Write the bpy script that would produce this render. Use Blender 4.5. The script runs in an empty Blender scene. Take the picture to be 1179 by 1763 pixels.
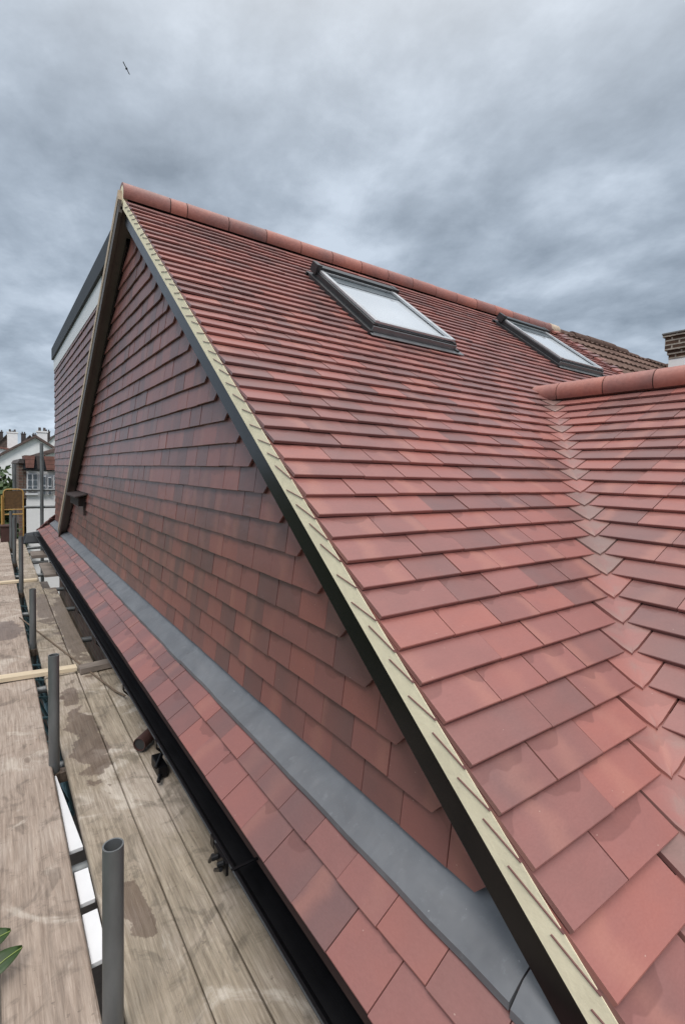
import bpy, bmesh, math, random
from mathutils import Vector, Matrix
from math import radians, sin, cos, tan, pi, sqrt, atan, atan2
random.seed(7)
SC = bpy.context.scene
COL = SC.collection
S = 0.95            # metres per layout unit
GZ = 6.4            # camera height above the ground in layout units

# ------------------------------------------------------------------ camera
cam = bpy.data.cameras.new('camera'); co = bpy.data.objects.new('camera', cam); COL.objects.link(co)
cam.sensor_fit = 'HORIZONTAL'; cam.sensor_width = 36; cam.lens = 36*850.67/1179
cam.shift_y = -28.82/1179
cam.clip_start = 0.02; cam.clip_end = 3000
RT = Vector((0.81724, -0.57591, 0.02133)); DN = Vector((-0.00939, -0.05032, -0.99869)); FW = Vector((0.57623, 0.81596, -0.04654))
m = Matrix.Identity(4)
for i in range(3):
    m[i][0] = RT[i]; m[i][1] = -DN[i]; m[i][2] = -FW[i]
m[2][3] = GZ*S
co.matrix_world = m
SC.camera = co

# ------------------------------------------------------------------ sky, sun, exposure
SUN_EL, SUN_AZ = radians(50), radians(215)      # azimuth clockwise from +y
w = bpy.data.worlds.new('World'); SC.world = w; w.use_nodes = True
nt = w.node_tree; nt.nodes.clear()
def wn(t, **k):
    n = nt.nodes.new(t)
    for a, b in k.items(): setattr(n, a, b)
    return n
L = nt.links.new
out = wn('ShaderNodeOutputWorld'); bg = wn('ShaderNodeBackground')
sky = wn('ShaderNodeTexSky', sky_type='NISHITA', sun_disc=False, sun_elevation=SUN_EL, sun_rotation=SUN_AZ)
skys = wn('ShaderNodeVectorMath', operation='SCALE'); L(sky.outputs[0], skys.inputs[0]); skys.inputs[3].default_value = 0.05
tc = wn('ShaderNodeTexCoord'); sep = wn('ShaderNodeSeparateXYZ'); L(tc.outputs['Generated'], sep.inputs[0])
def wm(op, a, b=None, c=None, clamp=False):
    n = wn('ShaderNodeMath', operation=op, use_clamp=clamp)
    for i, v in enumerate((a, b, c)):
        if v is None: continue
        if isinstance(v, (int, float)): n.inputs[i].default_value = v
        else: L(v, n.inputs[i])
    return n.outputs[0]
zc = wm('MAXIMUM', sep.outputs[2], 0.0)
den = wm('ADD', zc, 0.22)
px_ = wm('DIVIDE', sep.outputs[0], den); py_ = wm('DIVIDE', sep.outputs[1], den)
cmb = wn('ShaderNodeCombineXYZ'); L(px_, cmb.inputs[0]); L(py_, cmb.inputs[1])
def wnoise(sc, det, rough, dist, off):
    mp = wn('ShaderNodeMapping'); mp.inputs['Location'].default_value = off; mp.inputs['Rotation'].default_value = (0, 0, 0.5)
    mp.inputs['Scale'].default_value = (1.0, 0.85, 1)
    L(cmb.outputs[0], mp.inputs[0])
    n = wn('ShaderNodeTexNoise'); n.inputs['Scale'].default_value = sc; n.inputs['Detail'].default_value = det
    n.inputs['Roughness'].default_value = rough; n.inputs['Distortion'].default_value = dist
    L(mp.outputs[0], n.inputs['Vector']); return n.outputs[0]
n1 = wnoise(1.7, 8, 0.50, 0.12, (3.1, 1.7, 0)); n2 = wnoise(4.4, 9, 0.60, 0.10, (9.2, 4.1, 2))
nn = wm('ADD', wm('MULTIPLY', n1, 0.58), wm('MULTIPLY', n2, 0.42))
rp = wn('ShaderNodeValToRGB'); L(nn, rp.inputs[0])
e = rp.color_ramp.elements
e[0].position = 0.36; e[0].color = (0.190, 0.233, 0.288, 1)
e[1].position = 0.64; e[1].color = (0.49, 0.56, 0.65, 1)
x = rp.color_ramp.elements.new(0.50); x.color = (0.315, 0.372, 0.445, 1)
# brighter cloud near the horizon and near the zenith (overcast sky)
hz = wm('POWER', wm('SUBTRACT', 1.0, zc, clamp=True), 7.0)
zen = wm('POWER', zc, 6.0)
gain = wm('ADD', 1.0, wm('MULTIPLY', hz, 0.35))
cl = wn('ShaderNodeVectorMath', operation='SCALE'); L(rp.outputs[0], cl.inputs[0]); L(gain, cl.inputs[3])
ad = wn('ShaderNodeMix', data_type='VECTOR'); ad.inputs[0].default_value = 0.10
zs = wn('ShaderNodeVectorMath', operation='SCALE'); zs.inputs[0].default_value = (1.05, 1.0, 0.93); L(wm('MULTIPLY', zen, 2.6), zs.inputs[3]); za_ = wn('ShaderNodeVectorMath', operation='ADD'); L(cl.outputs[0], za_.inputs[0]); L(zs.outputs[0], za_.inputs[1])
L(za_.outputs[0], ad.inputs[4]); L(skys.outputs[0], ad.inputs[5])
L(ad.outputs[1], bg.inputs[0]); bg.inputs[1].default_value = 1.0
L(bg.outputs[0], out.inputs[0])
sl = bpy.data.lights.new('sun', 'SUN'); sl.energy = 1.3; sl.angle = radians(18); sl.color = (1, 0.95, 0.9)
so = bpy.data.objects.new('sun', sl); COL.objects.link(so)
so.location = (0, 0, 30); sd = Vector((sin(SUN_AZ)*cos(SUN_EL), cos(SUN_AZ)*cos(SUN_EL), sin(SUN_EL)))
so.rotation_euler = sd.to_track_quat('Z', 'Y').to_euler()
SC.view_settings.view_transform = 'Standard'; SC.view_settings.look = 'None'
SC.view_settings.exposure = 0.38; SC.view_settings.gamma = 1.0

# ------------------------------------------------------------------ materials
class NM:
    def __init__(s, name):
        s.m = bpy.data.materials.new(name); s.m.use_nodes = True; s.t = s.m.node_tree
        s.b = s.t.nodes['Principled BSDF']
    def n(s, t, **k):
        q = s.t.nodes.new(t)
        for a, b in k.items(): setattr(q, a, b)
        return q
    def put(s, v, sock):
        if isinstance(v, (int, float)): sock.default_value = v
        elif isinstance(v, tuple): sock.default_value = v if len(v) == 4 or len(sock.default_value) == 3 else v+(1,)
        else: s.t.links.new(v, sock)
    def math(s, op, a, b=None, c=None, clamp=False):
        q = s.n('ShaderNodeMath', operation=op, use_clamp=clamp)
        for i, v in enumerate((a, b, c)):
            if v is not None: s.put(v, q.inputs[i])
        return q.outputs[0]
    def mix(s, f, a, b, mode='MIX'):
        q = s.n('ShaderNodeMix', data_type='RGBA', blend_type=mode)
        s.put(f, q.inputs[0]); s.put(a, q.inputs[6]); s.put(b, q.inputs[7]); return q.outputs[2]
    def noise(s, sc, det=4, ro=0.55, vec=None, scale=None, dist=0.0, col=False):
        if vec is None: vec = s.n('ShaderNodeTexCoord').outputs['Object']
        if scale or True:
            mp = s.n('ShaderNodeMapping'); mp.inputs['Scale'].default_value = scale or (1, 1, 1); s.t.links.new(vec, mp.inputs[0]); vec = mp.outputs[0]
        q = s.n('ShaderNodeTexNoise'); q.inputs['Scale'].default_value = sc; q.inputs['Detail'].default_value = det
        q.inputs['Roughness'].default_value = ro; q.inputs['Distortion'].default_value = dist
        s.t.links.new(vec, q.inputs['Vector']); return q.outputs[1 if col else 0]
    def ramp(s, v, *st):
        q = s.n('ShaderNodeValToRGB'); s.put(v, q.inputs[0]); e = q.color_ramp.elements
        for i, (p, c) in enumerate(st):
            if i < 2: x = e[i]; x.position = p
            else: x = e.new(p)
            x.color = tuple(c)+(1,) if len(c) == 3 else c
        return q.outputs[0]
    def sm(s, v, a, b):
        q = s.n('ShaderNodeMapRange', interpolation_type='SMOOTHSTEP'); s.put(v, q.inputs[0]); q.inputs[1].default_value = a; q.inputs[2].default_value = b
        return q.outputs[0]
    def bump(s, h, st=0.3, d=0.01):
        q = s.n('ShaderNodeBump'); q.inputs['Strength'].default_value = st; q.inputs['Distance'].default_value = d
        s.t.links.new(h, q.inputs['Height']); s.t.links.new(q.outputs[0], s.b.inputs['Normal'])
    def done(s, col=None, rough=None, metal=None, spec=None):
        if col is not None: s.put(col, s.b.inputs['Base Color'])
        if rough is not None: s.put(rough, s.b.inputs['Roughness'])
        if metal is not None: s.b.inputs['Metallic'].default_value = metal
        if spec is not None: s.b.inputs['Specular IOR Level'].default_value = spec
        return s.m
G = lambda v: (v, v, v)
def plain(name, col, rough=0.6, metal=0.0, var=0.18, sc=9.0, bump=0.0, spec=None, stretch=None):
    k = NM(name); nz = k.noise(sc, 6, 0.6, scale=stretch)
    lo = tuple(c*(1-var) for c in col); hi = tuple(min(1, c*(1+var)) for c in col)
    c = k.ramp(nz, (0.3, lo), (0.7, hi))
    if bump: k.bump(k.noise(sc*4, 5, 0.6), bump, 0.004)
    r = k.math('ADD', k.math('MULTIPLY', nz, 0.2), rough-0.1)
    return k.done(c, r, metal, spec)

def tile_material(name, dim=1.0, stain=1.0, grey=0.0):
    k = NM(name)
    at = k.n('ShaderNodeAttribute', attribute_name='tint'); sp = k.n('ShaderNodeSeparateColor'); k.t.links.new(at.outputs['Color'], sp.inputs[0])
    r, g, b = sp.outputs
    uv = k.n('ShaderNodeUVMap'); uv.uv_map = 'UVMap'; su = k.n('ShaderNodeSeparateXYZ'); k.t.links.new(uv.outputs[0], su.inputs[0]); u, v = su.outputs[0], su.outputs[1]
    cb = k.n('ShaderNodeCombineXYZ'); k.put(k.math('ADD', u, k.math('MULTIPLY', r, 57.0)), cb.inputs[0]); k.put(k.math('ADD', v, k.math('MULTIPLY', g, 41.0)), cb.inputs[1]); k.put(k.math('MULTIPLY', b, 23.0), cb.inputs[2])
    nz = k.noise(1.6, 4, 0.5, vec=cb.outputs[0]); fine = k.noise(22, 5, 0.65, vec=cb.outputs[0])
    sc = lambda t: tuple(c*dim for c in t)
    base = k.ramp(k.math('ADD', k.math('MULTIPLY', r, 0.7), k.math('MULTIPLY', nz, 0.35)),
                  (0.08, sc((0.430, 0.160, 0.130))), (1.0, sc((0.205, 0.108, 0.106))), (0.42, sc((0.352, 0.149, 0.133))), (0.74, sc((0.270, 0.126, 0.114))))
    # kiln flash: an orange smear, and a smoky one, running up some tiles
    d1 = k.math('ABSOLUTE', k.math('SUBTRACT', k.math('ADD', u, k.math('MULTIPLY', nz, 0.5)), k.math('ADD', g, 0.25)))
    st = k.math('MULTIPLY', k.math('SUBTRACT', 1.0, k.sm(d1, 0.02, 0.30)), k.sm(b, 0.42, 0.8))
    base = k.mix(k.math('MULTIPLY', st, 0.38), base, sc((0.52, 0.235, 0.180)))
    d2 = k.math('ABSOLUTE', k.math('SUBTRACT', k.math('ADD', u, k.math('MULTIPLY', nz, 0.4)), k.math('SUBTRACT', 1.2, g)))
    s2 = k.math('MULTIPLY', k.math('SUBTRACT', 1.0, k.sm(d2, 0.05, 0.5)), k.sm(r, 0.40, 0.75))
    base = k.mix(k.math('MULTIPLY', s2, 0.32), base, sc((0.215, 0.128, 0.124)))
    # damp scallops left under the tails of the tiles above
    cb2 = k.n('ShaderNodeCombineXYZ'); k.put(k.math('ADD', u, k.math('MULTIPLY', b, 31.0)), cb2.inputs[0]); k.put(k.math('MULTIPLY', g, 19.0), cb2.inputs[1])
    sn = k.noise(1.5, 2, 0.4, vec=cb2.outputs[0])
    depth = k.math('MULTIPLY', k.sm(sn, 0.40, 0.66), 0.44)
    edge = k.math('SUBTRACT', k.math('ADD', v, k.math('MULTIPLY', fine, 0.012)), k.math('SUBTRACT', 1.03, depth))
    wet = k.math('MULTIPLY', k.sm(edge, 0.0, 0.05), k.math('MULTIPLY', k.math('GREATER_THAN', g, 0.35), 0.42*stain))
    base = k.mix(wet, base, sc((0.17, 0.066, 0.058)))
    if grey: base = k.mix(k.math('MULTIPLY', k.sm(k.math('ADD', nz, k.math('MULTIPLY', r, 0.45)), 0.55, 0.9), grey), base, (0.24, 0.185, 0.16))
    base = k.mix(0.07, base, k.ramp(fine, (0.3, G(0.0)), (0.7, G(1.0))), 'SOFT_LIGHT')
    vo = k.n('ShaderNodeTexVoronoi'); vo.inputs['Scale'].default_value = 3.3; k.t.links.new(cb.outputs[0], vo.inputs['Vector'])
    sp_ = k.math('MULTIPLY', k.math('SUBTRACT', 1.0, k.sm(vo.outputs[0], 0.018, 0.05)), 0.5)
    base = k.mix(sp_, base, (0.55, 0.42, 0.36))
    k.bump(k.math('ADD', k.math('MULTIPLY', fine, 0.25), k.math('MULTIPLY', nz, 5.0)), 0.14, 0.004)
    ro = k.math('ADD', 0.29, k.math('MULTIPLY', fine, 0.12))
    return k.done(base, ro, 0, 0.5)
M = {}
M['tile'] = tile_material('clay_roof_tile', 0.80)
M['striptile'] = tile_material('clay_strip_tile_shaded', 0.72)  # same clay darkened in colour to stand in for weaker light on this side
M['walltile'] = tile_material('clay_wall_tile_shaded', 0.60, 0.7)  # roof clay again, its colour dimmed for the shadier upright face
M['valleytile'] = tile_material('clay_valley_tile', 0.78, 0.6, 0.4)
M['ridge'] = plain('clay_ridge', (0.42, 0.165, 0.115), 0.5, var=0.3, sc=5, bump=0.2)
M['joint'] = plain('dark_mortar', (0.035, 0.022, 0.02), 0.8)
M['mortar'] = plain('cream_mortar', (0.90, 0.82, 0.60), 0.75, var=0.08, sc=14, bump=0.4)
M['buff'] = plain('buff_mortar', (0.50, 0.40, 0.31), 0.85, var=0.2, sc=20, bump=0.5)
M['black'] = plain('black_gloss', (0.004, 0.004, 0.005), 0.22, var=0.1, spec=0.35)
M['gutter'] = plain('black_plastic', (0.004, 0.004, 0.005), 0.38, var=0.2, spec=0.25)
M['soffit'] = plain('brown_soffit', (0.10, 0.085, 0.075), 0.5, var=0.2, sc=5, stretch=(1, 0.15, 1))
M['white'] = plain('white_upvc', (0.72, 0.73, 0.75), 0.4, var=0.04)
M['render'] = plain('white_render', (0.84, 0.84, 0.84), 0.85, var=0.06, sc=3)
M['felt'] = plain('black_felt', (0.02, 0.024, 0.03), 0.6, var=0.2)
M['underlay'] = plain('underlay', (0.05, 0.025, 0.02), 0.9)
def lead():
    k = NM('lead'); a = k.noise(4, 6, 0.6, dist=0.6); b = k.noise(26, 6, 0.7); c = k.noise(60, 2, 0.5)
    col = k.ramp(a, (0.3, (0.132, 0.138, 0.150)), (0.7, (0.200, 0.208, 0.222)))
    col = k.mix(k.math('MULTIPLY', k.sm(b, 0.55, 0.75), 0.28), col, (0.34, 0.36, 0.385))
    col = k.mix(k.math('MULTIPLY', k.sm(c, 0.74, 0.80), 0.6), col, (0.5, 0.5, 0.5))
    k.bump(k.noise(5, 3, 0.5), 0.5, 0.03)
    return k.done(col, k.math('ADD', 0.36, k.math('MULTIPLY', b, 0.25)), 0.25)
M['lead'] = lead()
M['alu'] = plain('grey_aluminium', (0.20, 0.21, 0.22), 0.35, 0.5, var=0.1)
M['alulight'] = plain('light_aluminium', (0.50, 0.52, 0.54), 0.35, 0.4, var=0.08)
M['darkgrey'] = plain('dark_grey_metal', (0.035, 0.037, 0.04), 0.4, 0.2, var=0.15)
def glass():
    k = NM('skylight_glass'); a = k.noise(1.5, 3, 0.5)
    return k.done(k.ramp(a, (0.3, (0.46, 0.50, 0.54)), (0.7, (0.56, 0.60, 0.64))), 0.03, 0, 0.9)
M['pane'] = glass()
M['panetop'] = plain('grey_pane_top', (0.10, 0.12, 0.135), 0.3, var=0.15)
M['winglass'] = plain('window_glass', (0.10, 0.12, 0.14), 0.08, var=0.4, sc=1.5, spec=0.8)
M['steel'] = plain('galvanised_steel', (0.17, 0.18, 0.185), 0.48, 0.55, var=0.35, sc=7, bump=0.25, stretch=(1, 1, 0.35))
M['steeldark'] = plain('tube_inside', (0.03, 0.03, 0.03), 0.8)
M['rust'] = plain('rusty_coupler', (0.13, 0.10, 0.08), 0.6, 0.5, var=0.4, sc=30, bump=0.4)
M['teal'] = plain('teal_aluminium', (0.12, 0.22, 0.26), 0.45, 0.4, var=0.2)
M['yellow'] = plain('yellow_steel', (0.42, 0.25, 0.07), 0.5, var=0.2)
M['ochre'] = plain('ochre_mesh', (0.11, 0.060, 0.022), 0.7, var=0.35, sc=20)
M['brownred'] = plain('brown_crate', (0.06, 0.026, 0.022), 0.7, var=0.3)
M['batten'] = plain('pale_batten', (0.60, 0.50, 0.36), 0.75, var=0.15, sc=14, stretch=(0.2, 1, 1))
M['oldwood'] = plain('weathered_wood', (0.20, 0.165, 0.14), 0.8, var=0.35, sc=14, stretch=(0.3, 1, 1))
M['cord'] = plain('brown_cord', (0.14, 0.10, 0.07), 0.9)
M['leaf'] = plain('laurel_leaf', (0.028, 0.058, 0.015), 0.4, var=0.45, sc=16)
M['vein'] = plain('leaf_vein', (0.30, 0.38, 0.12), 0.5)
M['foliage'] = plain('hedge_foliage', (0.05, 0.085, 0.028), 0.7, var=0.5, sc=3)
M['bark'] = plain('bark', (0.10, 0.08, 0.06), 0.9)
M['bird'] = plain('dark_feathers', (0.02, 0.024, 0.03), 0.8)
M['ground'] = plain('ground', (0.07, 0.085, 0.045), 0.95, var=0.5, sc=0.4)
M['paving'] = plain('paving', (0.16, 0.15, 0.14), 0.9, var=0.25, sc=3)
M['terracotta'] = plain('terracotta', (0.20, 0.075, 0.06), 0.8, var=0.2)
M['concrete'] = plain('grey_concrete', (0.16, 0.155, 0.15), 0.9, var=0.3, sc=12)
M['fardark'] = plain('far_slate', (0.075, 0.062, 0.06), 0.9, var=0.3, sc=0.8)
def brick(name, c1, c2, mc, sc):
    k = NM(name); b = k.n('ShaderNodeTexBrick'); t = k.n('ShaderNodeTexCoord')
    # bricks follow the wall: use x+y along, z up
    s_ = k.n('ShaderNodeSeparateXYZ'); k.t.links.new(t.outputs['Object'], s_.inputs[0])
    c = k.n('ShaderNodeCombineXYZ'); k.put(k.math('ADD', s_.outputs[0], s_.outputs[1]), c.inputs[0]); k.put(s_.outputs[2], c.inputs[1])
    k.t.links.new(c.outputs[0], b.inputs['Vector'])
    b.inputs['Color1'].default_value = c1+(1,); b.inputs['Color2'].default_value = c2+(1,); b.inputs['Mortar'].default_value = mc+(1,)
    b.inputs['Scale'].default_value = sc; b.inputs['Mortar Size'].default_value = 0.012; b.inputs['Brick Width'].default_value = 0.225; b.inputs['Row Height'].default_value = 0.075
    n = k.noise(6, 5, 0.6); col = k.mix(0.6, b.outputs[0], k.ramp(n, (0.3, G(0.25)), (0.7, G(0.8))), 'OVERLAY')
    k.bump(b.outputs[1], -0.5, 0.006)
    return k.done(col, 0.9)
M['brick'] = brick('sooty_brick', (0.11, 0.06, 0.035), (0.05, 0.028, 0.02), (0.36, 0.32, 0.27), 1.0)
M['brickred'] = brick('red_brick', (0.16, 0.09, 0.07), (0.10, 0.06, 0.05), (0.14, 0.12, 0.10), 1.0)
def rows(name, col, sc, dark=0.35, axis=2):
    k = NM(name); t = k.n('ShaderNodeTexCoord'); s_ = k.n('ShaderNodeSeparateXYZ'); k.t.links.new(t.outputs['Object'], s_.inputs[0])
    f = k.math('FRACT', k.math('MULTIPLY', s_.outputs[axis], sc)); ln = k.math('LESS_THAN', f, 0.18)
    n = k.noise(5, 5, 0.65); c = k.ramp(n, (0.3, tuple(q*0.65 for q in col)), (0.7, tuple(min(1, q*1.35) for q in col)))
    c = k.mix(k.math('MULTIPLY', ln, 1-dark), c, tuple(q*dark for q in col)); k.bump(f, 0.4, 0.02)
    return k.done(c, 0.85)
M['farred'] = rows('far_red_tile', (0.22, 0.105, 0.085), 9)
M['farbrown'] = rows('far_brown_tile', (0.13, 0.09, 0.08), 3)
def oldtile():
    k = NM('weathered_concrete_tile')
    at = k.n('ShaderNodeAttribute', attribute_name='tint'); sp = k.n('ShaderNodeSeparateColor'); k.t.links.new(at.outputs['Color'], sp.inputs[0])
    n = k.noise(7, 7, 0.7); l = k.noise(15, 5, 0.7)
    c = k.ramp(k.math('ADD', k.math('MULTIPLY', sp.outputs[0], 0.25), k.math('MULTIPLY', n, 0.75)), (0.3, (0.075, 0.040, 0.030)), (0.75, (0.185, 0.115, 0.090)))
    c = k.mix(k.math('MULTIPLY', k.sm(l, 0.60, 0.72), 0.45), c, (0.24, 0.21, 0.16)); k.bump(l, 0.5, 0.01)
    return k.done(c, 0.9)
M['oldtile'] = oldtile()
def wood(name, col, stains, pink=0.0):
    """scaffold board: grain along y, knots, dirt, damp patches at given places (object space = world metres)"""
    k = NM(name); t = k.n('ShaderNodeTexCoord').outputs['Object']
    at = k.n('ShaderNodeAttribute', attribute_name='tint'); sp = k.n('ShaderNodeSeparateColor'); k.t.links.new(at.outputs['Color'], sp.inputs[0])
    gr = k.noise(7, 10, 0.72, vec=t, scale=(9, 0.5, 9), dist=0.7); big = k.noise(1.7, 5, 0.6, vec=t, dist=0.7); fine = k.noise(110, 4, 0.7, vec=t, scale=(1, 0.05, 1)); mid = k.noise(7, 6, 0.65, vec=t, dist=1.0)
    lo = tuple(c*0.70 for c in col); hi = tuple(min(1, c*1.25) for c in col)
    c = k.ramp(gr, (0.30, lo), (0.70, hi))
    c = k.mix(k.math('MULTIPLY', k.sm(big, 0.44, 0.64), 0.55), c, (0.47, 0.40, 0.345))
    c = k.mix(k.math('MULTIPLY', k.sm(mid, 0.52, 0.66), 0.6), c, tuple(q*0.42 for q in col))
    c = k.mix(k.math('MULTIPLY', k.sm(k.noise(3.1, 5, 0.6, vec=t, dist=1.2), 0.56, 0.68), 0.6), c, (0.60, 0.54, 0.47))
    c = k.mix(0.6, c, k.ramp(fine, (0.3, G(0.1)), (0.7, G(0.9))), 'SOFT_LIGHT')
    vk = k.n('ShaderNodeTexVoronoi'); vk.inputs['Scale'].default_value = 2.6; mpk = k.n('ShaderNodeMapping'); mpk.inputs['Scale'].default_value = (1.9, 1.0, 0.01); k.t.links.new(t, mpk.inputs[0])
    dk = k.n('ShaderNodeVectorMath', operation='ADD'); k.t.links.new(mpk.outputs[0], dk.inputs[0]); nv = k.noise(5, 3, 0.5, vec=t, col=True); sv = k.n('ShaderNodeVectorMath', operation='SCALE'); k.t.links.new(nv, sv.inputs[0]); sv.inputs[3].default_value = 0.07; k.t.links.new(sv.outputs[0], dk.inputs[1]); k.t.links.new(dk.outputs[0], vk.inputs['Vector'])
    kd = vk.outputs['Distance']
    c = k.mix(k.math('MULTIPLY', k.math('SUBTRACT', 1.0, k.sm(kd, 0.05, 0.085)), 0.6), c, (0.11, 0.075, 0.055))
    ring = k.math('FRACT', k.math('MULTIPLY', kd, 26.0)); c = k.mix(k.math('MULTIPLY', k.math('MULTIPLY', k.math('SUBTRACT', 1.0, k.sm(kd, 0.10, 0.28)), k.sm(ring, 0.6, 0.9)), 0.28), c, (0.15, 0.11, 0.085))
    sp2 = k.noise(38, 3, 0.6, vec=t); c = k.mix(k.math('MULTIPLY', k.sm(sp2, 0.66, 0.72), 0.5), c, (0.10, 0.075, 0.06))
    wet = None
    wn_ = k.noise(9, 4, 0.6, vec=t); 
    for (x, y, rx, ry) in stains:
        mp = k.n('ShaderNodeMapping'); mp.vector_type = 'POINT'
        mp.inputs['Scale'].default_value = (1/(rx*S), 1/(ry*S), 0); mp.inputs['Location'].default_value = (-x/rx, -y/ry, 0)
        k.t.links.new(t, mp.inputs[0]); ln = k.n('ShaderNodeVectorMath', operation='LENGTH'); k.t.links.new(mp.outputs[0], ln.inputs[0])
        d = k.math('ADD', ln.outputs['Value'], k.math('MULTIPLY', k.math('SUBTRACT', wn_, 0.5), 2.2))
        q = k.math('SUBTRACT', 1.0, k.sm(d, 0.9, 1.0)); wet = q if wet is None else k.math('MAXIMUM', wet, q)
    rough = 0.72
    if wet is not None:
        c = k.mix(k.math('MULTIPLY', wet, 0.62), c, (0.085, 0.048, 0.034)); rough = k.math('SUBTRACT', 0.72, k.math('MULTIPLY', wet, 0.35))
    c = k.mix(k.math('MULTIPLY', sp.outputs[0], 0.25), c, tuple(q*0.6 for q in col))
    k.bump(k.math('ADD', gr, k.math('MULTIPLY', fine, 0.5)), 0.5, 0.006)
    return k.done(c, rough, 0, 0.4)
ST = [(0.42, 3.07, 0.085, 0.42), (0.40, 1.77, 0.042, 0.14), (0.40, 3.70, 0.06, 0.15), (0.62, 5.4, 0.16, 1.2), (0.44, 6.2, 0.09, 0.7), (0.1, 5.5, 0.10, 0.35), (0.7, 7.7, 0.2, 0.9)]
M['boardL'] = wood('scaffold_board_wood', (0.345, 0.275, 0.225), ST[5:6])
M['boardR'] = wood('scaffold_board_wood_damp', (0.315, 0.262, 0.200), ST)

# ------------------------------------------------------------------ mesh helpers (layout units in, metres out)
def W(p): return Vector((p[0]*S, p[1]*S, (p[2]+GZ)*S))
class MB:
    def __init__(s): s.v = []; s.f = []; s.uv = {}; s.tint = []
    def face(s, ids, uv=None, tint=(0.5, 0.5, 0.5)):
        s.f.append(tuple(ids)); s.tint.append(tint)
        if uv: s.uv[len(s.f)-1] = uv
    def add(s, pts): b = len(s.v); s.v += [Vector(p) for p in pts]; return b
    def hexa(s, p, tint=(0.5, 0.5, 0.5)):      # p: 4 bottom, 4 top
        b = s.add(p)
        for q in ((0, 3, 2, 1), (4, 5, 6, 7), (0, 1, 5, 4), (1, 2, 6, 5), (2, 3, 7, 6), (3, 0, 4, 7)): s.face([b+i for i in q], tint=tint)
        return s
    def box(s, x0, x1, y0, y1, z0, z1, tint=(0.5, 0.5, 0.5)):
        return s.hexa([(x0, y0, z0), (x1, y0, z0), (x1, y1, z0), (x0, y1, z0), (x0, y0, z1), (x1, y0, z1), (x1, y1, z1), (x0, y1, z1)], tint)
    def prism(s, poly, d):                     # closed polygon swept by vector d
        n = len(poly); d = Vector(d); b = s.add(poly); s.add([Vector(p)+d for p in poly])
        s.face(range(b, b+n)); s.face(range(b+2*n-1, b+n-1, -1))
        for i in range(n): j = (i+1) % n; s.face((b+i, b+n+i, b+n+j, b+j))
        return s
    def tube(s, p0, p1, r, n=16, r1=None, hollow=0.0, caps=True):
        p0, p1 = Vector(p0), Vector(p1); r1 = r if r1 is None else r1
        a = (p1-p0).normalized(); u = a.orthogonal().normalized(); v = a.cross(u)
        ring = lambda c, rr: [c+u*cos(2*pi*i/n)*rr+v*sin(2*pi*i/n)*rr for i in range(n)]
        b = s.add(ring(p0, r)); s.add(ring(p1, r1))
        for i in range(n): j = (i+1) % n; s.face((b+i, b+j, b+n+j, b+n+i))
        if hollow:
            c = s.add(ring(p0, r-hollow)); s.add(ring(p1, r1-hollow))
            for i in range(n):
                j = (i+1) % n; s.face((c+j, c+i, c+n+i, c+n+j)); s.face((b+n+i, b+n+j, c+n+j, c+n+i)); s.face((b+j, b+i, c+i, c+j))
        elif caps:
            s.face(range(b+n-1, b-1, -1)); s.face(range(b+n, b+2*n))
        return s
    def path(s, pts, r, n=8):
        for a, b in zip(pts[:-1], pts[1:]): s.tube(a, b, r, n)
        return s
    def loft(s, prof, ys, axis='y', closed=True):   # profile (list of 3D points) copied at offsets
        n = len(prof); b = len(s.v)
        for y in ys: s.add([Vector(p)+Vector(y) for p in prof])
        for k in range(len(ys)-1):
            for i in range(n if closed else n-1):
                j = (i+1) % n; s.face((b+k*n+i, b+k*n+j, b+(k+1)*n+j, b+(k+1)*n+i))
        if closed: s.face(range(b+n-1, b-1, -1)); s.face(range(b+(len(ys)-1)*n, b+len(ys)*n))
        return s
    def build(s, name, mat, parent=None, origin=None, smooth=False, recalc=True, bevel=0.0):
        me = bpy.data.meshes.new(name)
        org = parent_world(parent) if parent else (W(origin) if origin is not None else Vector((0, 0, 0)))
        me.from_pydata([W(p)-org for p in s.v], [], s.f)
        if s.uv or any(t != (0.5, 0.5, 0.5) for t in s.tint):
            ul = me.uv_layers.new(name='UVMap'); ca = me.color_attributes.new('tint', 'FLOAT_COLOR', 'CORNER')
            fu = []; fc = []
            for pi_, fc_ in enumerate(s.f):
                uvs = s.uv.get(pi_) or [(0.5, 0.5)]*len(fc_); t = s.tint[pi_]
                for k_ in range(len(fc_)): fu += [uvs[k_][0], uvs[k_][1]]; fc += [t[0], t[1], t[2], 1.0]
            me.uv_layers['UVMap'].data.foreach_set('uv', fu); me.color_attributes['tint'].data.foreach_set('color', fc)
        if recalc:
            bm = bmesh.new(); bm.from_mesh(me); bmesh.ops.recalc_face_normals(bm, faces=bm.faces); bm.to_mesh(me); bm.free()
        if smooth:
            for p in me.polygons: p.use_smooth = True
            me.set_sharp_from_angle(angle=radians(40))
        me.materials.append(M[mat] if isinstance(mat, str) else mat)
        o = bpy.data.objects.new(name, me); COL.objects.link(o)
        if parent: o.parent = parent
        else: o.location = org
        if bevel:
            b = o.modifiers.new('bevel', 'BEVEL'); b.width = bevel*S; b.segments = 2; b.limit_method = 'ANGLE'
        return o
def parent_world(p):
    v = Vector(p.location)
    while p.parent: p = p.parent; v += Vector(p.location)
    return v
def tag(o, label=None, cat=None, group=None, kind=None):
    if label: o['label'] = label
    if cat: o['category'] = cat
    if group: o['group'] = group
    if kind: o['kind'] = kind
    return o
def thing(name, label, cat, loc, group=None):
    o = bpy.data.objects.new(name, None); COL.objects.link(o); o.location = W(loc); o.empty_display_size = 0.1
    return tag(o, label, cat, group)
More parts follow.
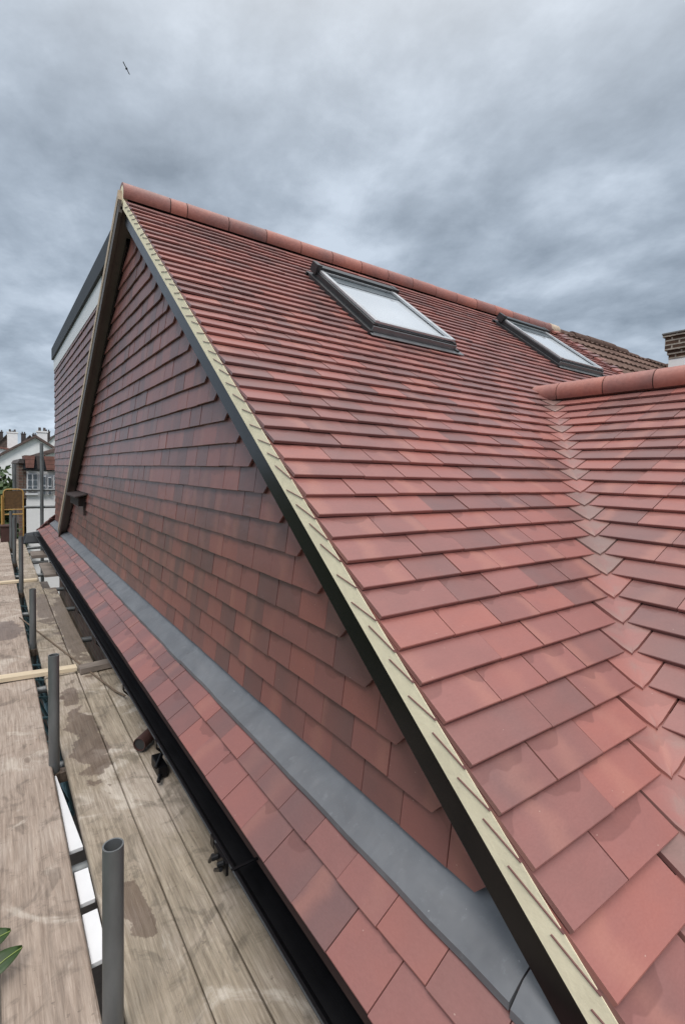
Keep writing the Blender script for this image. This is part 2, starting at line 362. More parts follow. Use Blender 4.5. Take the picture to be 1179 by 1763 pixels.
def dup(root, loc, label, rotz=None):
    r = root.copy(); COL.objects.link(r); r.location = W(loc); r['label'] = label
    if rotz is not None: r.rotation_euler.z = rotz
    for ch in list(root.children):
        c = ch.copy(); COL.objects.link(c); c.parent = r
        for g in list(ch.children): d = g.copy(); COL.objects.link(d); d.parent = c
    return r

def clip(poly, a, b, c):        # keep a*x+b*y >= c
    o = []
    for i in range(len(poly)):
        p, q = poly[i], poly[(i+1) % len(poly)]; dp = a*p[0]+b*p[1]-c; dq = a*q[0]+b*q[1]-c
        if dp >= 0: o.append(p)
        if (dp >= 0) != (dq >= 0): t = dp/(dp-dq); o.append((p[0]+(q[0]-p[0])*t, p[1]+(q[1]-p[1])*t))
    return o
TT = 0.0134
def tile(mb, O, A, B, N, a0, a1, b0, g, length=2.3, clips=(), H=0.026, T=TT, extra=None, jit=1.0):
    """one plain tile lying on the plane O,A,B with normal N; its tail at b0; clipped by half planes given in plane coords"""
    Ld = g*length; poly = [(a0, b0), (a1, b0), (a1, b0+Ld), (a0, b0+Ld)]
    if extra: poly = extra
    full = not extra
    for c in clips:
        q = clip(poly, *c)
        if len(q) < 3: return
        if q != poly: full = False
        poly = q
    sl_ = T/g*1.26; j1 = random.uniform(-.012, .012)*jit; j2 = random.uniform(-.0012, .0012)*jit; ac = (a0+a1)/2; j3 = random.uniform(-.0016, .0016)*jit
    hh = lambda a, b: H + j2 + j1*(a-ac) - sl_*(b-b0)
    P = lambda a, b, h: O + A*a + B*(b+j3) + N*h
    tint = (random.random(), random.random(), random.random()); w_ = a1-a0
    uvf = lambda a, b: ((a-a0)/w_*(w_/0.2), (b-b0)/g)
    if full:
        c = 0.0022
        tp = [(a0, b0, -c), (a1, b0, -c), (a1, b0+c, 0), (a1, b0+Ld, 0), (a0, b0+Ld, 0), (a0, b0+c, 0)]
        b = mb.add([P(p[0], p[1], hh(p[0], p[1])+T+p[2]) for p in tp]); uv = [uvf(p[0], p[1]) for p in tp]
        mb.face((b, b+1, b+2, b+5), [uv[0], uv[1], uv[2], uv[5]], tint); mb.face((b+5, b+2, b+3, b+4), [uv[5], uv[2], uv[3], uv[4]], tint)
        d = mb.add([P(p[0], p[1], hh(p[0], p[1])) for p in ((a0, b0), (a1, b0), (a1, b0+Ld), (a0, b0+Ld))])
        u0 = [(0.5, 0.5)]*4
        mb.face((d+3, d+2, d+1, d), u0, tint); mb.face((d, d+1, b+1, b), u0, tint)
        mb.face((d+1, d+2, b+3, b+2, b+1), [(0.5, 0.5)]*5, tint); mb.face((d+3, d, b, b+5, b+4), [(0.5, 0.5)]*5, tint); mb.face((d+2, d+3, b+4, b+3), u0, tint)
    else:
        n = len(poly); b = mb.add([P(p[0], p[1], hh(*p)+T) for p in poly]); mb.add([P(p[0], p[1], hh(*p)) for p in poly])
        mb.face(range(b, b+n), [uvf(*p) for p in poly], tint); mb.face(range(b+2*n-1, b+n-1, -1), [uvf(*p) for p in reversed(poly)], tint)
        for i in range(n): j = (i+1) % n; mb.face((b+i, b+n+i, b+n+j, b+j), [(0.5, 0.5)]*4, tint)

# ------------------------------------------------------------------ setting
g = MB(); g.box(-1500, 1500, -1500, 1500, -GZ-0.3, -GZ); tag(g.build('ground', 'ground'), kind='structure')
g = MB(); g.box(-3.0, 0.9, -4, 14, -GZ+0.004, -GZ+0.03); tag(g.build('path', 'paving'), kind='structure')

# ------------------------------------------------------------------ the house with the loft conversion
SM = 0.7762; CM = cos(atan(SM)); K0 = -1.2433-0.045         # main slope: z = SM*y + K0 (battens)
SR = 0.622; CR = cos(atan(SR)); KR = -1.744-0.045
XV = 0.90; RY, RZ = 4.552, 2.29
NM_ = Vector((0, -SM*CM, CM)); BM_ = Vector((0, CM, SM*CM)); AM_ = Vector((1, 0, 0))
NR_ = Vector((-SR*CR, 0, CR)); BR_ = Vector((CR, 0, SR*CR)); AR_ = Vector((0, 1, 0))
XEND = 7.05
house = thing('loft_house', 'house with new red clay tiled roof, tile hung gable, two roof windows and black trim', 'house', (1.0, 5.0, -GZ))
dz = 0.085*SM; G1 = 0.085/CM; G2 = dz/sin(atan(SR))
y00 = 0.668-10*0.085                       # first course tail
# body below the roofs
b = MB(); b.box(1.04, XEND, 0.45, 11.1, -GZ, -1.35); b.box(1.04, 6.5, -2.6, 0.45, -GZ, -1.35)
b.build('brick_wall', 'brickred', house)
# solid gable core under the tiles (battens and felt)
yb = lambda z: (z-K0)/SM
RSL = 0.681; KB = RZ+RSL*RY-0.03           # rear slope z = KB - RSL*y
core = MB()
core.prism([(1.03, yb(-1.35)+0.04, -1.35), (1.03, 11.16, -1.35), (1.03, 11.16, 2.0), (1.03, 5.0, 2.0), (1.03, RY, RZ-0.05)], (XEND-1.03, 0, 0))
core.build('gable_core', 'underlay', house)
cr = MB()   # core of the front wing
zr = KR+SR*3.89
cr.prism([(1.2, -2.5, KR+SR*1.2-0.02), (3.89, -2.5, zr-0.02), (6.58, -2.5, KR+SR*1.2-0.02), (6.58, -2.5, -1.36), (1.2, -2.5, -1.36)], (0, 4.9, 0))
cr.build('wing_core', 'underlay', house)

SKY = [(2.31, 3.21, 2.98, 3.84), (5.19, 6.13, 3.24, 4.09)]     # roof windows: x0,x1,y0,y1 on the slope
mt = MB(); TWM = 0.2175
O = Vector((0, 0, K0)); ncr = 54
valx = lambda y: (y + (KR-K0)/SM*-1)       # placeholder, replaced below
# valley: SM*y+K0 = SR*x+KR
vx = lambda y: (SM*y+K0-KR)/SR
vy = lambda x: (SR*x+KR-K0)/SM
W0 = 0.050; W1 = 0.050
for i in range(ncr):
    y0 = y00+i*0.085
    if y0 > RY-0.02: break
    xe = vx(y0)-W0 if y0 < 2.49 else XEND
    xe = min(xe, XEND)
    if y0 > 2.49 and y0 < 2.75: pass
    x = XV; k = 0
    while x < xe-0.002:
        w_ = TWM*(1.5 if (k == 0 and i % 2) else 1.0)
        x1 = min(x+w_, xe)
        if xe-x1 < TWM*0.35: x1 = xe
        xa, xb = x, x1-0.0034
        yc = y0+0.04; skip = False
        for (a0, a1, c0, c1) in SKY:
            if c0-0.02 < yc < c1-0.01 and xa > a0-0.02 and xb < a1+0.02: skip = True
        if not skip:
            b0 = y0/CM; xa_ = xa+random.uniform(0, 0.002) if k == 0 else xa
            tile(mt, O, AM_, BM_, NM_, xa_, xb, b0, G1, clips=[(0, -1, -(RY-0.01)/CM)])
        x = x1; k += 1
# edges of the verge tiles showing through the pointing
for i in range(ncr):
    y0 = y00+i*0.085
    if y0 > RY-0.1: break
    def PV(y, d, x): return Vector((x, y, SM*y+K0+0.045))-NM_*d
    l_ = random.uniform(0.70, 1.05)*0.085; dd = random.uniform(0.052, 0.074); ya, yb1 = y0-0.012+random.uniform(-0.008, 0.008), y0+0.004+l_; t_ = 0.0028; xs, xe_ = XV-0.0055, XV+0.01
    mt.hexa([PV(ya, 0.020+t_, xs), PV(ya, 0.020+t_, xe_), PV(yb1, dd+t_, xe_), PV(yb1, dd+t_, xs), PV(ya, 0.020, xs), PV(ya, 0.020, xe_), PV(yb1, dd, xe_), PV(yb1, dd, xs)], (0.95, 0.2, 0.1))
mt.build('main_slope_tiles', 'tile', house)
# right hand slope of the front wing
rt = MB(); OR = Vector((0, 0, KR)); xr00 = (SM*y00+K0-KR)/SR; XRD = 3.89
for i in range(ncr):
    x0 = xr00+i*(dz/SR)
    if x0 > XRD-0.02: break
    if x0 < 0.85: continue
    ye = vy(x0)-W1; ye = min(ye, 2.42); y = ye; k = 0
    while y > -2.6:
        w_ = TWM*(1.5 if (k == 0 and i % 2) else 1.0)*0.96; y1 = y-w_
        tile(rt, OR, AR_, BR_, NR_, y1+0.0034, y, x0/CR, G2, clips=[(0, -1, -(XRD-0.01)/CR)])
        y = y1; k += 1
rt.build('wing_slope_tiles', 'tile', house)
# far slope of the wing and rear slope of the main roof
fs = MB(); fs.hexa([(XRD, -2.6, zr-0.03), (6.9, -2.6, zr-0.03-SR*3.01), (6.9, -0.4, zr-0.03-SR*3.01), (XRD, 2.45, zr-0.03), (XRD, -2.6, zr), (6.9, -2.6, zr-SR*3.01), (6.9, -0.4, zr-SR*3.01), (XRD, 2.45, zr)])
fs.build('wing_far_slope', 'farred', house)
# valley tiles
vt = MB()
for i in range(ncr):
    y0 = y00+i*0.085
    if y0 < 0.02 or y0 > 2.40: continue
    xv, yv, zv = vx(y0), y0, SM*y0+K0
    dx, dy = dz/SR, dz/SM
    tint = (random.random(), random.random(), random.random()); b = len(vt.v)
    NT = 17; rowsz = [0, 0.10, 0.25, 0.45, 0.7, 1.0, 1.3, 1.7]
    sll = TT/G1*1.26
    wid = random.uniform(-.006, .006)
    for side in (0, 1):
        for zi, zeta in enumerate(rowsz):
            for t_ in range(NT):
                t = (-1+2*t_/(NT-1)); t = 0.6*t+0.4*t**3
                z0_ = -0.10+0.40*abs(t)**3.0+0.14*max(0, 1-abs(t)/0.6)**2
                ze = z0_+(1.7-z0_)*(zeta/1.7)
                cx, cy = xv+dx*ze, yv+dy*ze; cz = SM*cy+K0
                wl = cx-(xv-W0+0.004+wid); wr = cy-(yv-W1+0.004); wb = max(0.03, (wl+wr)/2); ee = 0.115/wb
                sL = (-t+sqrt(t*t+ee*ee))/2/((1+sqrt(1+ee*ee))/2)*0.985; sR = (t+sqrt(t*t+ee*ee))/2/((1+sqrt(1+ee*ee))/2)*0.985
                P = Vector((cx-wl*sL, cy-wr*sR, cz))
                nb = (NM_*(0.5-0.5*t)+NR_*(0.5+0.5*t)).normalized()
                span = 0.065+0.08*max(ze, 0)
                lift = 0.022 + TT - sll*(ze*G1) + 0.001*(1-t*t)
                if side: lift -= TT
                vt.add([P+nb*lift])
    nr = len(rowsz); off = nr*NT
    for zi in range(nr-1):
        for t_ in range(NT-1):
            q = [b+zi*NT+t_, b+zi*NT+t_+1, b+(zi+1)*NT+t_+1, b+(zi+1)*NT+t_]
            uv = [((t_)/16, rowsz[zi]), ((t_+1)/16, rowsz[zi]), ((t_+1)/16, rowsz[zi+1]), (t_/16, rowsz[zi+1])]
            vt.face(q, uv, tint); vt.face([p+off for p in reversed(q)], list(reversed(uv)), tint)
    for t_ in range(NT-1): vt.face((b+t_, b+off+t_, b+off+t_+1, b+t_+1), [(0.5, 0.5)]*4, tint)
    for zi in range(nr-1):
        for e_ in (0, NT-1): q = (b+zi*NT+e_, b+(zi+1)*NT+e_, b+off+(zi+1)*NT+e_, b+off+zi*NT+e_); vt.face(q, [(0.5, 0.5)]*4, tint)
vt.build('valley_tiles', 'valleytile', house, smooth=True)

# ridges: half round tiles with dark joints
def ridge_mat():
    k = NM('clay_ridge_tile'); at = k.n('ShaderNodeAttribute', attribute_name='tint'); sp = k.n('ShaderNodeSeparateColor'); k.t.links.new(at.outputs['Color'], sp.inputs[0])
    n = k.noise(3.2, 4, 0.55); f = k.noise(40, 5, 0.6)
    c = k.ramp(k.math('ADD', k.math('MULTIPLY', n, 0.8), k.math('MULTIPLY', sp.outputs[0], 0.28)), (0.36, (0.40, 0.155, 0.118)), (0.74, (0.20, 0.108, 0.100)), (0.55, (0.31, 0.132, 0.110)))
    c = k.mix(0.2, c, k.ramp(f, (0.3, G(0.1)), (0.7, G(0.9))), 'SOFT_LIGHT'); k.bump(f, 0.25, 0.004)
    return k.done(c, 0.5)
M['ridgetile'] = ridge_mat()
def ridge_run(c0, d, cuts, r, name):
    """c0 start, d unit direction, cuts distances of the joints"""
    mb = MB(); jb = MB(); d = Vector(d); side = Vector((0, 0, 1)).cross(d)
    def arc(p, rr, lo=-38, hi=218, n=24): return [p+side*cos(radians(lo+(hi-lo)*i/n))*rr+Vector((0, 0, 1))*sin(radians(lo+(hi-lo)*i/n))*rr for i in range(n+1)]
    for a, b_ in zip(cuts[:-1], cuts[1:]):
        tint = (random.random(), random.random(), random.random()); dzv = Vector((0, 0, random.uniform(-.003, .003)))
        p, q = Vector(c0)+d*(a+0.004)+dzv, Vector(c0)+d*(b_-0.004)+dzv+Vector((0, 0, random.uniform(-.002, .002)))
        o1 = arc(p, r); o2 = arc(q, r); i1 = arc(p, r-0.02); i2 = arc(q, r-0.02); n = len(o1); b = mb.add(o1+o2+i1+i2)
        for i in range(n-1):
            mb.face((b+i, b+i+1, b+n+i+1, b+n+i), None, tint); mb.face((b+2*n+i+1, b+2*n+i, b+3*n+i, b+3*n+i+1), None, tint)
            mb.face((b+i+1, b+i, b+2*n+i, b+2*n+i+1), None, tint); mb.face((b+n+i, b+n+i+1, b+3*n+i+1, b+3*n+i), None, tint)
        for e_ in (0, n-1): mb.face((b+e_, b+n+e_, b+3*n+e_, b+2*n+e_), None, tint)
    p, q = Vector(c0)+d*(cuts[0]+0.012), Vector(c0)+d*(cuts[-1]-0.006)
    o1 = arc(p, r-0.006); o2 = arc(q, r-0.006); n = len(o1); b = jb.add(o1+o2)
    for i in range(n-1): jb.face((b+i, b+i+1, b+n+i+1, b+n+i))
    jb.face(range(b, b+n)); jb.face(range(b+2*n-1, b+n-1, -1)); jb.face((b, b+n, b+2*n-1, b+n-1))
    o = mb.build(name, 'ridgetile', house, smooth=True); jb.build('ridge_mortar', 'joint', house)
    return o
cuts = [0, .385, .53] + [.53+.387*i for i in range(1, 16)]
cuts = [c for c in cuts if c < XEND-XV-0.02]+[XEND-XV+0.05]
ridge_run((XV-0.01, RY+0.01, RZ-0.008), (1, 0, 0), cuts, 0.094, 'main_ridge')
ridge_run((XRD, 2.60, zr+0.066), (0, -1, 0), [0, 0.24, 0.62, 0.975]+[0.975+0.37*i for i in range(1, 12)], 0.090, 'wing_ridge')
# mortar end and bedding
mb = MB(); mb.tube((XV-0.004, RY+0.01, RZ-0.008), (XV+0.03, RY+0.01, RZ-0.008), 0.080, 20); mb.build('ridge_end_mortar', 'mortar', house)
mb = MB(); mb.tube((XRD, 2.602, zr+0.080), (XRD, 2.50, zr+0.080), 0.078, 20)
mb.build('ridge_end_mortar', 'buff', house)

# front verge: cream undercloak and mortar, black bargeboard
def slope_strip(x0, x1, ya, yb_, d0, d1, sl=SM, k=K0+0.045):
    f = lambda y, d: k+sl*y-d
    m_ = MB(); m_.hexa([(x0, ya, f(ya, d1)), (x1, ya, f(ya, d1)), (x1, yb_, f(yb_, d1)), (x0, yb_, f(yb_, d1)), (x0, ya, f(ya, d0)), (x1, ya, f(ya, d0)), (x1, yb_, f(yb_, d0)), (x0, yb_, f(yb_, d0))]); return m_
slope_strip(XV-0.0022, XV-0.0003, 0.0, RY-0.03, 0.029, 0.119).build('verge_pointing', 'mortar', house)
slope_strip(XV+0.003, 1.0, 0.0, RY-0.08, 0.036, 0.119).build('verge_mortar', 'mortar', house)
slope_strip(XV+0.016, XV+0.045, 0.0, RY-0.02, 0.121, 0.243).build('front_bargeboard', 'black', house, bevel=0.002)
slope_strip(XV+0.048, 1.02, 0.0, RY-0.02, 0.16, 0.185).build('front_soffit', 'black', house)
# rear verge: soffit, bargeboard, light verge edge
kb = KB+0.03; YE = 9.42
slope_strip(XV-0.015, 1.02, RY, YE, 0.11, 0.135, -RSL, kb).build('rear_soffit', 'soffit', house)
slope_strip(XV-0.03, XV-0.002, RY, YE, 0.06, 0.16, -RSL, kb).build('rear_bargeboard', 'soffit', house)
slope_strip(1.0-0.028, 1.02, RY+0.2, YE, 0.137, 0.21, -RSL, kb).build('rear_shadow_strip', 'black', house)  # black strip put in for the shadow between soffit and wall
slope_strip(XV-0.035, 1.0, RY, YE, -0.02, 0.055, -RSL, kb).build('rear_verge_mortar', 'buff', house)
slope_strip(1.0, XEND, RY, YE, 0.0, 0.05, -RSL, kb).build('rear_slope', 'tile', house)

# tile hanging on the gable and the dormer cheek
wt = MB(); OW = Vector((1.0, 0, 0)); AW = Vector((0, 1, 0)); BW = Vector((0, 0, 1)); NW = Vector((-1, 0, 0)); GW = 0.1187; TW = 0.1885
def wall_run(mb, zs, ystart, yend, cl, end_tile, phase):
    for i, z0 in zs:
        y = ystart(z0)
        if end_tile:
            yc = y+0.445; h = 0.062
            poly = [(y-0.02, z0+h), (yc-0.055, z0+h), (yc, z0), (yc+0.02+TW*(0.9 if i % 2 else 0.4), z0)]
            xr = poly[-1][0]-0.003
            poly = [(yc, z0), (xr, z0), (xr, z0+GW*2.0), (yc+0.0+0.02, z0+GW*2.0), (yc-0.055, z0+h)]
            tile(mb, OW, AW, BW, NW, yc-0.06, xr, z0, GW, extra=poly, H=0.012, T=0.012)
            poly = [(y, z0+h), (yc-0.054, z0+h), (yc+0.017, z0+GW*2.0), (y+0.2, z0+GW*2.0)]
            tile(mb, OW, AW, BW, NW, y, yc, z0, GW, extra=poly, H=0.011, T=0.012, clips=[(SM, -1, -K0+0.12)])
            y = xr+0.003
        else: y = y-random.uniform(0.0, 0.1)
        ye = yend(z0)
        while y < ye:
            w_ = TW+random.uniform(-.001, .001)
            tile(mb, OW, AW, BW, NW, y, y+w_-0.0034, z0, GW, length=1.9, H=0.012, T=0.012, clips=cl)
            y += w_
zs = [(i, -1.050+i*GW) for i in range(29)]
wall_run(wt, [q for q in zs if q[1] < 1.9], lambda z: yb(z)+0.02, lambda z: (kb-z)/RSL-0.02, [(-RSL, -1, -(kb-0.12)), ], True, 0)
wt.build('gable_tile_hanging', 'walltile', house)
ck = MB()
ZF = 1.86
wall_run(ck, [q for q in zs if q[1] < ZF], lambda z: (kb-z)/RSL-0.1, lambda z: 11.2, [(RSL, 1, kb-0.02), (-1, 0, -11.22), (0, -1, -ZF-0.02)], False, 0)
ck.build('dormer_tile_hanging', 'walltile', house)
# dormer flat roof: white fascia, black felt trim
d = MB(); d.hexa([(0.975, 6.0, ZF-0.02), (XEND, 6.0, ZF-0.02), (XEND, 11.26, ZF), (0.975, 11.26, ZF), (0.975, 6.0, 2.075), (XEND, 6.0, 2.075), (XEND, 11.26, 2.075), (0.975, 11.26, 2.075)]); d.build('dormer_fascia', 'white', house)
d = MB(); d.box(0.945, XEND, 5.2, 11.33, 2.078, 2.30); d.build('dormer_roof_edge', 'felt', house, bevel=0.004)
d = MB(); d.box(1.05, XEND-0.05, 9.0, 11.18, -1.3, 1.95); d.build('dormer_body', 'underlay', house)

# lamp bracket on the gable
d = MB(); d.box(0.90, 0.985, 7.25, 8.1, -0.52, -0.40); d.box(0.955, 0.985, 7.22, 7.25, -0.64, -0.40); d.hexa([(0.84, 7.1, -0.40), (1.0, 7.1, -0.36), (1.0, 8.15, -0.36), (0.84, 8.15, -0.40), (0.84, 7.1, -0.385), (1.0, 7.1, -0.345), (1.0, 8.15, -0.345), (0.84, 8.15, -0.385)])
d.build('wall_vent_cowl', 'joint', house)

# lower roof strip at the foot of the gable
TP = tan(radians(38)); CP = cos(radians(38)); NP = Vector((-TP*CP, 0, CP)); BP = Vector((CP, 0, TP*CP)); OP = Vector((0, 0, -1.075-TP-0.032)); AP = Vector((0, 1, 0))
pt = MB(); TWP = 0.184; rowsx = [0.733, 0.838, 0.943]
clh = [(-1, 0.62*1, -11.9+0.62*0.72/CP)]
hipf = (-1.0, 0.0, -11.75)
for ri, x0 in enumerate(rowsx):
    ph = [1.050, 0.966, 1.05][ri]; y = ph-TWP*7
    gg = 0.110/CP
    while y < 11.6:
        tile(pt, OP, AP, BP, NP, y, y+TWP-0.0034, x0/CP, gg, length=1.5 if ri < 2 else 0.5, H=0.018, clips=[(-1, -2.2*0.72, -11.72-2.2*0.72*0.72/CP)])
        y += TWP
# return of the strip round the far corner
NH = Vector((0, TP*CP, CP)); BH = Vector((0, -CP, TP*CP)); AH = Vector((1, 0, 0)); 
OH = Vector((0, 11.72, -1.30-0.032))
for ri in range(4):
    x = 0.69
    while x < 3.2:
        tile(pt, OH, AH, BH, NH, x, x+TWP-.0028, ri*0.14, 0.14, length=1.4, H=0.018, clips=[(1, -0.5, 0.68)]); x += TWP
pt.build('lower_strip_tiles', 'striptile', house)
d = MB(); d.prism([(0.735, 0, -1.36), (1.05, 0, -1.36), (1.05, 0, -1.075-0.03), (0.735, 0, -1.075-0.03-TP*0.265)], (0, 11.5, 0)); d.build('strip_core', 'underlay', house)
d = MB(); d.prism([(1.0, 11.15, -1.10), (0.72, 11.6, -1.32), (0.76, 11.6, -1.34), (1.04, 11.15, -1.14)], (3, 0, 0)) if False else None
# lead flashing, in lengths with lapped joints
def lead_piece(y0, y1, up=0.0):
    m_ = MB(); n = max(2, int((y1-y0)/0.12)); prof = lambda: None
    rng = random.Random(int(y0*100)); th = 0.006
    cols = []
    for i in range(n+1):
        y = y0+(y1-y0)*i/n; wv = rng.uniform(-.004, .004); wl = rng.uniform(-.003, .003)
        cols.append([(1.008, y, -1.040), (0.986, y, -1.066), (0.972, y, -1.088+wv*.5), (0.935, y, -1.116+wv+0.012), (0.894+wl, y, -1.147+up+0.006), (0.893+wl, y, -1.154+up-th), (0.935, y, -1.13+wv), (0.99, y, -1.10)])
    b = len(m_.v)
    for c in cols: m_.add(c)
    k = len(cols[0])
    for i in range(n):
        for j in range(k): jj = (j+1) % k; m_.face((b+i*k+j, b+(i+1)*k+j, b+(i+1)*k+jj, b+i*k+jj))
    m_.face(range(b, b+k)); m_.face(range(b+n*k+k-1, b+n*k-1, -1))
    return m_
for a, b_ in ((-1.0, 0.6005), (0.606, 2.9), (2.892, 5.2), (5.192, 7.6), (7.592, 9.6), (9.592, 11.25)):
    lead_piece(a, b_, 0.009 if a in (0.606, 5.192, 9.592) else 0.0).build('lead_flashing', 'lead', house, smooth=True)
d = MB(); d.prism([(0.90, 11.2, -1.14), (1.0, 11.2, -1.06), (1.0, 11.26, -1.06), (0.90, 11.42, -1.16)], (0, 0, 0.006)); d.build('corner_lead', 'lead', house)

# gutter with brackets
gm = MB(); R1 = 0.062; gcx, gcz = 0.700, -1.345
GD = 0.080; xo, xi = gcx-R1+0.010, gcx+R1; zt_ = gcz
prof = [(xo-0.004, 0, zt_), (xo-0.004, 0, zt_-0.008), (xo+0.002, 0, zt_-0.011), (xo+0.022, 0, zt_-0.05), (xo+0.050, 0, zt_-GD), (xi-0.022, 0, zt_-GD), (xi, 0, zt_-GD*0.6), (xi, 0, zt_+0.01), (xi-0.005, 0, zt_+0.01), (xi-0.005, 0, zt_-GD*0.58), (xi-0.025, 0, zt_-GD+0.005), (xo+0.052, 0, zt_-GD+0.005), (xo+0.027, 0, zt_-0.048), (xo+0.006, 0, zt_)]
gm.loft([Vector(p) for p in prof], [(0, -1.0, 0), (0, 11.8, 0)]); gut = gm.build('gutter', 'gutter', house, smooth=True)
q = MB(); q.tube((xo-0.006, -1.0, zt_+0.001), (xo-0.006, 11.8, zt_+0.001), 0.0035, 8); q.build('gutter_rim_glint', 'darkgrey', gut)  # grey bead added as the highlight line along the black rim
for yy in (-0.2, 0.7, 1.68, 2.45, 3.2, 4.2, 5.2, 6.2, 7.2, 8.2, 9.2, 10.2):
    q = MB(); q.box(xo-0.011, xo-0.0045, yy-0.016, yy+0.016, zt_-0.03, zt_+0.006); q.prism([(xo-0.011, yy-0.016, zt_-0.03), (xo-0.0045, yy-0.016, zt_-0.03), (xo+0.047, yy-0.016, zt_-GD-0.002), (xo+0.047, yy-0.016, zt_-GD-0.010), (xo+0.043, yy-0.016, zt_-GD-0.010)], (0, 0.032, 0)); q.box(xo+0.0472, xi, yy-0.016, yy+0.016, zt_-GD-0.012, zt_-GD-0.002)
    q.build('gutter_bracket', 'gutter', gut)
d = MB(); d.box(0.757, 0.785, -1.0, 11.75, -1.60, -1.345); d.build('fascia_board', 'black', house)
d = MB(); d.box(0.787, 1.06, -1.0, 11.7, -1.60, -1.58); d.build('eaves_soffit', 'black', house)
# gutter union with two prongs seen near the front
q = MB(); q.box(0.630, 0.640, 1.53, 1.64, -1.380, -1.336)
for k_, y_ in enumerate((1.55, 1.60)): q.tube((0.632, y_, -1.345-0.01*(k_ % 2)), (0.612, y_+0.01, -1.352-0.01*(k_ % 2)), 0.009, 8)
q.tube((0.618, 1.545, -1.36), (0.620, 1.60, -1.40), 0.007, 8); q.tube((0.618, 1.62, -1.36), (0.622, 1.66, -1.41), 0.007, 8); q.build('gutter_union', 'gutter', house)
q = MB(); q.box(xo-0.010, xi-0.006, 1.497, 1.507, zt_+0.001, zt_+0.005); q.build('gutter_joint_sleeve', 'gutter', gut)

# roof windows
def roof_window(x0, x1, y0, y1):
    o_ = bpy.data.objects.new('roof_window', None); COL.objects.link(o_); o_.parent = house
    c = Vector(((x0+x1)/2, (y0+y1)/2, SM*(y0+y1)/2+K0)); o_.location = W(c)-parent_world(house)
    def P(x, y, h): return Vector((x, y, SM*y+K0))+NM_*h
    def bar(mb, xa, xb, ya, yb2, h0, h1): mb.hexa([P(xa, ya, h0), P(xb, ya, h0), P(xb, yb2, h0), P(xa, yb2, h0), P(xa, ya, h1), P(xb, ya, h1), P(xb, yb2, h1), P(xa, yb2, h1)])
    f = 0.045
    q = MB(); bar(q, x0, x0+f, y0, y1, 0, 0.105); bar(q, x1-f, x1, y0, y1, 0, 0.105); bar(q, x0+f, x1-f, y0, y0+f, 0, 0.10); bar(q, x0+f, x1-f, y1-f, y1, 0, 0.10); q.build('frame', 'darkgrey', o_, bevel=0.004)
    q = MB(); s_ = 0.03; a0, a1, c0, c1 = x0+0.018, x1-0.018, y0+0.012, y1-0.03; z_ = 0.106
    bar(q, a0, a0+s_+.01, c0, c1, z_, z_+0.022); bar(q, a1-s_-.01, a1, c0, c1, z_, z_+0.022); bar(q, a0+s_+.01, a1-s_-.01, c0, c0+s_, z_, z_+0.018); bar(q, a0+s_+.01, a1-s_-.01, c1-s_, c1, z_, z_+0.018); q.build('sash', 'alulight', o_, bevel=0.003)
    q = MB(); bar(q, x0-0.012, x1+0.012, y1-0.05, y1+0.025, 0.10, 0.150); bar(q, x0-0.02, x0+0.03, y1-0.06, y1+0.03, 0.08, 0.165); bar(q, x1-0.03, x1+0.02, y1-0.06, y1+0.03, 0.08, 0.155); q.build('top_hood', 'darkgrey', o_, bevel=0.004)
    q = MB(); bar(q, x0+f, x1-f, y0+f, y1-f, 0.088, 0.098); q.build('pane', 'pane', o_)
    q = MB(); bar(q, x0+f, x1-f, y1-f-0.13, y1-f, 0.0985, 0.104); q.build('pane_top_strip', 'panetop', o_)  # darker grey strip across the top of the pane
    q = MB(); bar(q, x0-0.035, x0, y0-0.03, y1+0.03, 0.02, 0.062); bar(q, x1, x1+0.035, y0-0.03, y1+0.03, 0.02, 0.062); bar(q, x0-0.035, x1+0.035, y1, y1+0.05, 0.02, 0.06); q.build('side_flashing', 'darkgrey', o_, bevel=0.003)
    q = MB(); bar(q, x0-0.03, x1+0.07, y0-0.06, y0, 0.040, 0.048); bar(q, x0, x1, y0-0.012, y0, 0.048, 0.09); q.build('apron_flashing', 'alu', o_, bevel=0.003)
for q in SKY: roof_window(*q)

# ------------------------------------------------------------------ the adjoining old roof
nb = thing('neighbour_house', 'adjoining house with old brown ribbed concrete tile roof behind the wing ridge', 'house', (10.5, 4.5, -GZ))
ot = MB(); XO0, XO1 = XEND+0.10, 14.4; GO = 0.33
OO = Vector((0, 0, K0-0.01))
i = 0; y0 = 2.1
while y0 < RY-0.05:
    x = XO0+(0.0 if i % 2 else -0.03)
    while x < XO1:
        tint = (random.random(), random.random(), random.random()); b = len(ot.v); NN = 8
        y1 = min(y0+GO*1.12, RY); 
        for y, h in ((y0, 0.075), (y1, 0.035)):
            for side in (0, 1):
                for t_ in range(NN+1):
                    u_ = t_/NN; rr = 0.022*max(0, cos((u_-0.18)*2*pi/0.42)) if abs(u_-0.18) < 0.105 or abs(u_-0.68) > 9 else (0.022*max(0, cos((u_-0.68)*2*pi/0.42)) if abs(u_-0.68) < 0.105 else 0)
                    ot.add([Vector((x+u_*0.31, y, SM*y+K0))+NM_*(h+rr-0.028*side)])
        n = NN+1
        for t_ in range(NN):
            ot.face((b+t_, b+t_+1, b+2*n+t_+1, b+2*n+t_), None, tint); ot.face((b+n+t_+1, b+n+t_, b+3*n+t_, b+3*n+t_+1), None, tint); ot.face((b+t_+1, b+t_, b+n+t_, b+n+t_+1), None, tint); ot.face((b+2*n+t_, b+2*n+t_+1, b+3*n+t_+1, b+3*n+t_), None, tint)
        ot.face((b, b+n, b+3*n, b+2*n), None, tint); ot.face((b+n-1, b+3*n-1, b+4*n-1, b+2*n-1)[::-1], None, tint)
        x += 0.312
    y0 += GO*CM; i += 1
ot.build('roof_tiles', 'oldtile', nb)
